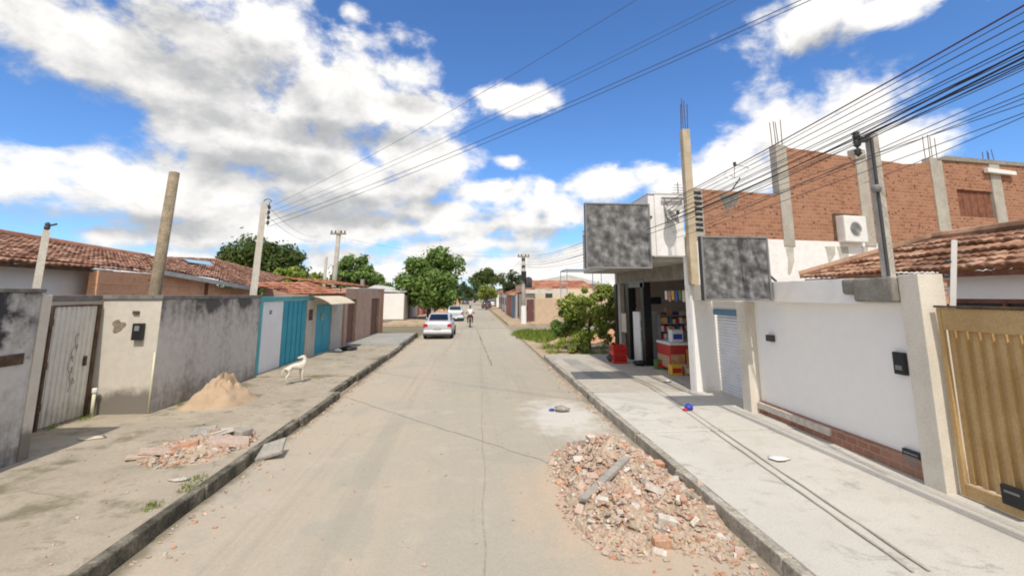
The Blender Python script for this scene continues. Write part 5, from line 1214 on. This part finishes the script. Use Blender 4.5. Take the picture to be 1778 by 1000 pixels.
for s_ in (-1,1):
    for k in range(5):
        w = MB(); w.tube([(s_*(.36+.012*k),.30,1.045-.004*k),(s_*(.365+.012*k),.335,1.035),(s_*(.365+.012*k),.335,1.005)], [.009,.009,.007], 5); w.build('finger', M['skin'], pe, local=True)
    MB().lathe([(.004,0),(.01,.004),(.004,.008)], 'Y', (s_*.032,-.045,1.575), 8).build('eye', M['black'], pe, local=True)
    MB().lathe([(.008,-.01),(.028,0),(.008,.01)], 'X', (s_*.088,-.13,1.555), 8).build('ear', M['skin'], pe, local=True)

# ------------------------------------------------------------------ beyond the crossing, left
t_ = thing('white_house', 'low house with a bright white side wall on the far corner of the crossing', 'house', (-7.4,44,0))
MB().box(-10.2,-6.3,44.0,44.25,0,2.62).build('wall', M['white_paint'], t_)
MB().box(-6.5,-6.28,44.26,55,0,2.45).build('street_wall', M['grey_panel'], t_)
MB().box(-10.4,-6.2,43.9,44.3,.02,.28).build('foot', M['concrete_dark'], t_)
w = MB(); w.prism([(-10.5,44.5,2.75),(-6.2,44.5,2.75),(-6.2,52,2.85),(-10.5,52,3.5)], (0,0,.09)); w.build('roof', M['sheet_pale'], t_)
w = MB(); w.box(-6.3,-6.24,47.,48.,.1,2.1); w.build('door', M['wood_dark'], t_)
t_ = thing('pink_house', 'dull pink house wall half hidden behind the big roadside tree', 'house', (-6,60,0))
MB().box(-10,-5.9,56.,56.2,0,2.7).build('wall', flat('pink', (.48,.17,.18), .9), t_); MB().box(-6.1,-5.88,56.21,68,0,2.7).build('street_wall', flat('pink2', (.42,.15,.15), .9), t_)
w = MB(); w.prism([(-10.2,55.9,2.72),(-5.6,55.9,2.72),(-5.6,68,2.8),(-10.2,68,3.6)], (0,0,.1)); w.build('roof', M['sheet_pale'], t_)
w = MB(); w.box(-5.88,-5.84,58,59,.1,2.1); w.build('door', M['wood_dark'], t_)
mound('clay_heap', -3.9, 62, 1.9, 2.2, 1.9, .1, M['sand_clay'], 'heap of orange clay by the left kerb beyond the big tree', 'earth heap', 9, .3)
mound('clay_heap', -2.3, 70, 1.3, 2.0, 1.5, .1, M['sand_clay'], 'smaller orange clay heap farther along behind the pale blue hatchback', 'earth heap', 10, .3)
tree('roadside_tree', 'big round leafy tree on the left pavement behind the silver sedan', (-4.3,47.5,.1), 1.7, 4.1, 2.95, 2.7, 2.85, 62, 20000, .24, M['leaf_mid'], seed=3, tr=.22, clr=.31)
tree('broad_tree', 'large dark domed tree behind the roofs on the left', (-17.3,40,0), 3.0, 4.6, 3.3, 2.9, 2.9, 60, 16000, .24, M['leaf_dark'], seed=4, tr=.28, clr=.31)
tree('garden_tree', 'bright yellow-green garden tree in front of the dark domed tree', (-12.9,36,0), 1.6, 2.9, 1.6, 1.5, 1.6, 26, 5200, .19, M['leaf_light'], seed=5, tr=.1)
tree('garden_tree', 'pale feathery bush beside the thin poles behind the brown house roof', (-11.0,37,0), 1.4, 2.7, 1.6, 1.3, 1.2, 24, 4200, .18, M['leaf_yellow'], seed=6, tr=.09)
tree('garden_tree', 'small light green tree between the teal house roof and the dark domed tree', (-14.3,37,0), 1.4, 2.9, 1.3, 1.2, 1.6, 20, 3600, .19, M['leaf_light'], seed=12, tr=.09)
tree('round_tree', 'round green tree behind the brown house right of the thin poles', (-13.4,52,0), 2.4, 4.5, 2.4, 2.2, 2.3, 44, 9000, .24, M['leaf_mid'], seed=7, tr=.2)
tree('round_tree', 'low green tree right of the round tree behind the brown house chimney', (-11.0,54,0), 1.7, 3.0, 2.2, 2.0, 1.7, 34, 7000, .24, M['leaf_mid'], seed=8, tr=.16)
t_ = thing('tile_house', 'distant house with red tile roof between the round trees on the left', 'house', (-13,44,0))
MB().box(-16,-10.8,42,47,0,2.9).build('wall', M['cream_sheet'], t_); tile_patch('roof', (-10.6,41.8,2.9),(-10.6,47.2,2.9),(-13.4,47.2,3.75),(-13.4,41.8,3.75), M['tile_red'], t_, .4, .6)
tile_patch('roof', (-16.2,47.2,2.9),(-16.2,41.8,2.9),(-13.4,41.8,3.75),(-13.4,47.2,3.75), M['tile_red'], t_, .4, .6)
# far left frontage
hp = [(-6.4,70,9,2.8,'white_paint','tile_red','low white house with red roof far along the left side'),(-6.6,82,12,3.1,'cream_sheet','tile_old','cream house with dark tile roof far along the left side'),(-6.5,97,12,2.7,'pink3','tile_red','brick-red house far along the left side'),(-6.5,113,14,3.0,'white_paint','tile_old','farthest white house on the left side')]
M['pink3'] = flat('pink3', (.40,.2,.15), .9)
def far_house(x0, y0, dep, h, wall, roof, label, side):
    t__ = thing('far_house', label, 'house', (x0,y0,0)); x1 = x0+side*6
    MB().box(x0,x1,y0,y0+dep,0,h).build('wall', M[wall], t__)
    xm = (x0+x1)/2; tile_patch('roof', (x0-side*.3,y0-.2,h+.02),(x0-side*.3,y0+dep+.2,h+.02),(xm,y0+dep+.2,h+1.1),(xm,y0-.2,h+1.1), M[roof], t__, .5, .8)
    tile_patch('roof', (x1+side*.3,y0+dep+.2,h+.02),(x1+side*.3,y0-.2,h+.02),(xm,y0-.2,h+1.1),(xm,y0+dep+.2,h+1.1), M[roof], t__, .5, .8)
    w = MB(); w.prism([(x0,y0+.01,h+.001),(x1,y0+.01,h+.001),(xm,y0+.01,h+1.05)], (0,.2,0)); w.build('gable', M[wall], t__)
    for k in range(2):
        yy = y0+dep*(.2+.45*k); d_ = MB().box(x0-side*.03,x0-side*.001,yy,yy+1.0,.1,2.1).build('door', M['wood_dark' if k else 'blue_strip'], t__)
        wi = MB().box(x0-side*.03,x0-side*.001,yy+1.8,yy+3.0,1.1,2.1).build('window', M['dark_grey'], t__)
for a in hp: far_house(*a, -1)
# ------------------------------------------------------------------ beyond the crossing, right
t_ = thing('corner_house', 'tan walled house with red tile roof on the far right corner of the crossing', 'house', (7,41,0))
MB().box(5.55,13,41.2,41.45,0,2.15).build('wall', flat('tan_wall', (.56,.43,.31), .95), t_)
MB().box(4.6,5.548,41.6,41.8,0,2.62).build('front_wall', M['grey_panel'], t_)
w = MB(); w.box(4.85,5.5,41.56,41.6,.1,2.1); dd = w.build('door', flat('door_maroon', (.14,.06,.055), .6), t_); MB().box(5.38,5.44,41.53,41.56,1.,1.15).build('handle', M['steel'], dd)
MB().box(4.4,8.6,41.3,41.55,2.62,2.95).build('parapet', M['sheet_pale'], t_)
tile_patch('roof', (4.6,42.3,3.0),(11.5,42.3,3.0),(11.0,46,3.9),(6.0,46,3.9), M['tile_red'], t_, .4, .6)
MB().box(4.6,4.8,41.81,46,0,2.6).build('street_wall', M['grey_panel'], t_)
t_ = thing('blue_door_house', 'small red and grey house front with a blue door beyond the far corner', 'house', (4.4,49,0))
MB().box(4.3,4.5,46.2,58,0,2.5).build('wall', flat('grey_house', (.42,.40,.39), .9), t_); MB().box(4.26,4.298,51.2,58,0.05,2.48).build('red_front', flat('redwall', (.42,.17,.13), .9), t_)
MB().box(4.26,4.298,47.4,49.6,.1,2.2).build('door', flat('blue_door', (.07,.20,.36), .6), t_)
tile_patch('roof', (4.0,46.2,2.52),(4.0,58,2.52),(7.,58,3.4),(7.,46.2,3.4), M['tile_red'], t_, .4, .6)
t_ = thing('gable_house', 'pale gabled house with light roof rising behind the red tile roof on the right', 'house', (10,52,0))
MB().box(5.6,14.8,52.,60,0,3.7).build('wall', M['cream_sheet'], t_); w = MB(); w.prism([(5.4,51.8,3.72),(15,51.8,3.72),(10.8,51.8,4.75)], (0,9,0)); w.build('roof', M['sheet_pale'], t_)
MB().box(8.2,9.0,51.95,51.998,2.2,3.1).build('window', M['dark_grey'], t_)
hr = [(4.6,60,11,2.7,'white_paint','tile_red','white house with red roof far along the right side'),(4.9,74,12,2.9,'cream_sheet','tile_red','cream house far along the right side behind the round green tree'),(4.8,92,14,2.8,'white_paint','tile_old','farther white house on the right side'),(4.8,112,14,3.0,'pink3','tile_red','farthest brick-red house on the right side')]
for a in hr: far_house(*a, 1)
fpb = G(907,562,0); far_pole((4.25,38.6,.0), 5.9, .15, 'grey utility pole with transformer and white painted foot at the far right corner', arms=1, junk=True)
wb = G(880,512,0)
t_ = thing('metal_canopy', 'bare blue metal frame standing over the rooftops behind the bushy tree', 'frame', (8.2,33,0))
w = MB(); 
for a in (7.0,9.6):
    for b2 in (34.0,36.5): w.tube([(a,b2,0),(a,b2,4.35)], .03, 6)
for b2 in (34.0,36.5): w.tube([(7,b2,4.3),(9.6,b2,4.3)], .03, 6)
for a in (7.0,9.6): w.tube([(a,34,4.3),(a,36.5,4.3)], .03, 6)
w.build('posts', flat('frame_blue', (.22,.33,.48), .5), t_)
w = MB(); w.box(7.0,9.6,34.0,36.5,4.36,4.39); w.build('cover', flat('frame_cover', (.30,.42,.55), .6), t_)
# trees of the far street
tree('far_tree', 'wide dark tree rising at the end of the street', (3.5,112,0), 4.2, 6.0, 4.1, 3.5, 2.6, 40, 5200, .3, M['leaf_dark'], seed=20, tr=.3, flatten=.8)
tree('kerb_tree', 'small round bright green tree at the right kerb far down the street', (2.4,78,0), 1.7, 2.9, 1.9, 1.8, 1.15, 26, 3600, .16, M['leaf_light'], seed=21, tr=.12)
tree('far_tree', 'mid green tree at the end of the street left of the wide dark tree', (-3.6,135,0), 3.2, 3.8, 3.4, 3., 2.4, 26, 2600, .35, M['leaf_far'], seed=22, tr=.3)
tree('far_tree', 'low green tree beside the transformer pole on the right', (5.4,64,0), 2.2, 4.0, 1.6, 1.5, 1.6, 22, 2400, .2, M['leaf_far'], seed=23, tr=.16)
tree('far_tree', 'pale green bushy tree in the middle of the street end', (.8,150,0), 2.2, 3.4, 3.5, 3., 2.2, 24, 2200, .35, M['leaf_far'], seed=24, tr=.3)
def treeline(seed):
    r = random.Random(seed); vs = []; fs = []
    for i in range(9000):
        x = r.uniform(-150,170); h = 3.6+1.9*math.sin(x*.11)+1.3*math.sin(x*.31+1)+.9*math.sin(x*.83); y = 190+r.uniform(-7,7)+abs(x)*.1
        p = Vector((x,y,max(h,1)*r.random()**.7)); n = Vector((r.gauss(0,1), r.gauss(-.6,.6), r.gauss(.4,.6))).normalized(); a = n.orthogonal().normalized(); b_ = n.cross(a); l = r.uniform(.5,1.2)
        o = len(vs); vs += [p-a*l, p-b_*l*.6, p+a*l, p+b_*l*.6]; fs.append((o,o+1,o+2,o+3))
    MB().add(vs, fs).build('distant_trees', M['leaf_far'], None, 'far line of trees closing the horizon', 'trees', kind='stuff', fix=False)
treeline(3)
# corner lot: grass, ragged tree, shrubs
sp = []
r = random.Random(6)
for k in range(90):
    x = r.uniform(2.85,8.); y = r.uniform(24.8,31.2); sp.append((x,y,.03,.5))
blades('tall_grass', 'patch of tall bright grass on the corner of the dirt lot', sp, 13000, .36, 51)
sp = [(r.uniform(3.3,8.),r.uniform(19.5,24.),.03,.35) for k in range(16)]
blades('weeds', 'scattered low weeds on the dirt lot under the ragged tree', sp, 1600, .22, 52)
tree('ragged_tree', 'ragged yellow-green tree on the dirt lot beside the shop', (5.4,21.4,.02), 1.0, 1.8, 1.65, 1.2, 1.35, 50, 6800, .10, M['leaf_light'], seed=30, tr=.07, clr=.2)
tree('ragged_tree', 'taller thin shrub close to the shop corner with sparse leaves', (6.35,20.4,.02), .8, 1.6, .55, .6, 1.2, 20, 1800, .08, M['leaf_yellow'], seed=31, tr=.05, clr=.3)
tree('shrub', 'low dark green shrub at the left of the ragged tree', (4.35,21.8,.02), .5, 1.1, .85, .6, .6, 20, 2600, .085, M['leaf_mid'], seed=32, tr=.04, clr=.3)
tree('shrub', 'low bright shrub on the ground in front of the ragged tree', (4.55,20.2,.02), .15, .35, .75, .6, .35, 14, 2000, .07, M['leaf_light'], seed=33, tr=.03, clr=.35)
tree('shrub', 'yellowish dry shrub at the foot of the shop corner', (6.0,19.3,.02), .2, .45, .6, .4, .42, 14, 1300, .06, M['leaf_yellow'], seed=34, tr=.03, clr=.35)
c = G(1000,606,.02); MB().tube([(c.x,c.y,.0),(c.x+.02,c.y,.86)], .05, 8).build('stake', M['pole_pale'], None, 'short pale stake standing in the weeds before the ragged tree', 'stake')
mound('earth_heap', 4.9, 23.6, 1.6, .9, .38, .02, M['sand'], 'low pale earth heap behind the shrub on the dirt lot', 'earth heap', 13, .3)
mound('earth_heap', 7.2, 24.6, 1.4, 1.2, .7, .02, M['sand_clay'], 'reddish earth heap behind the ragged tree', 'earth heap', 14, .3)
# boundary wall at the back of the lot
MB().box(8.8,9.0,19.,31.,0,1.5).build('lot_wall', M['cream_sheet'], None, 'low cream wall at the back of the dirt lot behind the ragged tree', 'wall')

# ------------------------------------------------------------------ overhead wires
def wire(A, B, sag, rad, label, group, mat='black'):
    A, B = Vector(A), Vector(B); n = 36; pts = []
    for i in range(n+1):
        f = i/n; p = A.lerp(B, f); p.z -= sag*4*f*(1-f); pts.append(p)
    return MB().tube(pts, rad*.7, 5).build('power_cable', M[mat], None, label, 'cable', group, smooth=True)
M['cable_red'] = flat('cable_red', (.085,.022,.02), .6); M['cable_grey'] = flat('cable_grey', (.06,.065,.08), .6)
FP = Vector((4.25,38.6,5.6))
mast_top = Vector((5.62, yb_, zt-.05))
# the bundle over the right pavement: where each one meets the right or top border, and its height on the far pole
up_ = [(1718,0,4.95,5.75,.75,.013,'cable_red','reddish cable, uppermost of the bundle over the right pavement'),
       (1768,0,5.05,5.55,.70,.009,'cable_grey','thin cable just below the reddish one over the right pavement'),
       (1778,28,5.0,5.45,.72,.009,'black','third cable from the top of the bundle over the right pavement'),
       (1778,44,5.05,5.30,.74,.010,'black','fourth cable from the top of the bundle over the right pavement'),
       (1778,64,5.0,5.2,.72,.011,'black','fifth cable from the top of the bundle over the right pavement')]
for u, v, x, zf in ((1742,0,5.0,5.62),(1778,12,5.1,5.5),(1778,36,5.0,5.38),(1778,52,5.08,5.25),(1778,74,5.05,5.12),(1778,80,5.2,5.05),(1778,122,5.2,4.8),(1778,130,5.25,4.75),(1778,156,5.3,4.6)):
    up_.append((u, v, x, zf, .70, .007, 'cable_grey', 'thin dark cable inside the dense bundle over the right pavement'))
for u, v, x, zf, sag, rad, mt, lb in up_:
    A = PX(u, v, x); d = (Vector((FP.x, FP.y, zf))-A); A2 = A-d*.09
    wire(A2, (FP.x+.3, FP.y-.1, zf), sag, rad, lb, 'cables over the right pavement', mt)
mast_w = [(1778,88,5.3,.016,'black','upper thick cable running to the top of the service mast'),(1778,100,5.3,.018,'black','lower thick cable running to the top of the service mast'),(1778,112,5.35,.010,'black','thin cable just under the thick pair at the service mast')]
for k, (u, v, x, rad, mt, lb) in enumerate(mast_w):
    A = PX(u, v, x); B = mast_top-Vector((0,0,.06*k)); A2 = A-(B-A)*.4
    wire(A2, B, .0, rad, lb, 'cables at the service mast', mt)
for k, lb in enumerate(('thick cable from the service mast to the shop front','thin cable from the service mast to the shop front')):
    B = PX(1131,396+9*k,4.33); wire(mast_top-Vector((0,0,.1*k)), B, .06, .014-.004*k, lb, 'cables at the service mast')
    wire(B, (FP.x+.1,FP.y-.1,5.0-.15*k), .35, .014-.004*k, lb.replace('from the service mast to the shop front','from the shop front to the far transformer pole'), 'cables at the service mast')
lowr = [(1778,143,6.1,'upper single cable passing below the service mast top'),(1778,178,6.2,'middle single cable passing below the service mast top'),(1778,200,6.2,'lowest single cable over the tiled house roof')]
for k, (u, v, x, lb) in enumerate(lowr):
    A = PX(u, v, x); B = [PX(1210,398,5.35),PX(1300,338,7.2),PX(1500,318,7.8)][k]; A2 = A-(B-A)*.2
    wire(A2, B, .03, .008, lb, 'service cables to the shop wall', 'cable_grey')
# wires crossing from the white service pole on the left to the upper right
rk_ = wp+Vector((.16,0,-.15))
for k, (u, v, y, rad, lb) in enumerate([(1072,0,7.,.009,'highest thin wire crossing the street from the white service pole'),(1215,0,6.,.008,'second wire crossing the street from the white service pole'),(1232,0,6.,.008,'third wire crossing the street from the white service pole'),(1335,0,5.5,.013,'thick lower wire crossing the street from the white service pole'),(1352,0,5.5,.012,'lowest wire crossing the street from the white service pole')]):
    A = rk_-Vector((0,0,.16*k)); B = PY(u, v, y); B2 = B+(B-A)*.35
    wire(A, B2, .28, rad*.7, lb, 'wires crossing the street', 'cable_grey')
for k, lb in enumerate(('upper wire from the white service pole to the tall grey pole','lower wire from the white service pole to the tall grey pole')):
    wire(wp+Vector((.1,0,-.1-.3*k)), (pb.x-.1+.2,31,6.3-.3*k), .35, .008, lb, 'wires between the left poles', 'cable_grey')
wire((pb.x+1.3,31,6.3),(FP.x-.1,FP.y,5.75), .5, .008, 'thin wire from the tall grey pole across the crossing to the transformer pole', None, 'cable_grey')
wire((FP.x,FP.y,5.7),(4.6,110,5.6), .9, .012, 'thin wire running away down the right side from the transformer pole', None, 'cable_grey')

scene.render.engine = 'CYCLES'
scene.cycles.max_bounces = 8; scene.cycles.diffuse_bounces = 6; scene.cycles.transparent_max_bounces = 4
scene.cycles.use_denoising = True; scene.cycles.pixel_filter_type = 'BLACKMAN_HARRIS'; scene.cycles.filter_width = 1.9
scene.view_settings.view_transform = 'Standard'; scene.view_settings.look = 'None'
scene.view_settings.exposure = 0.15; scene.view_settings.gamma = 1
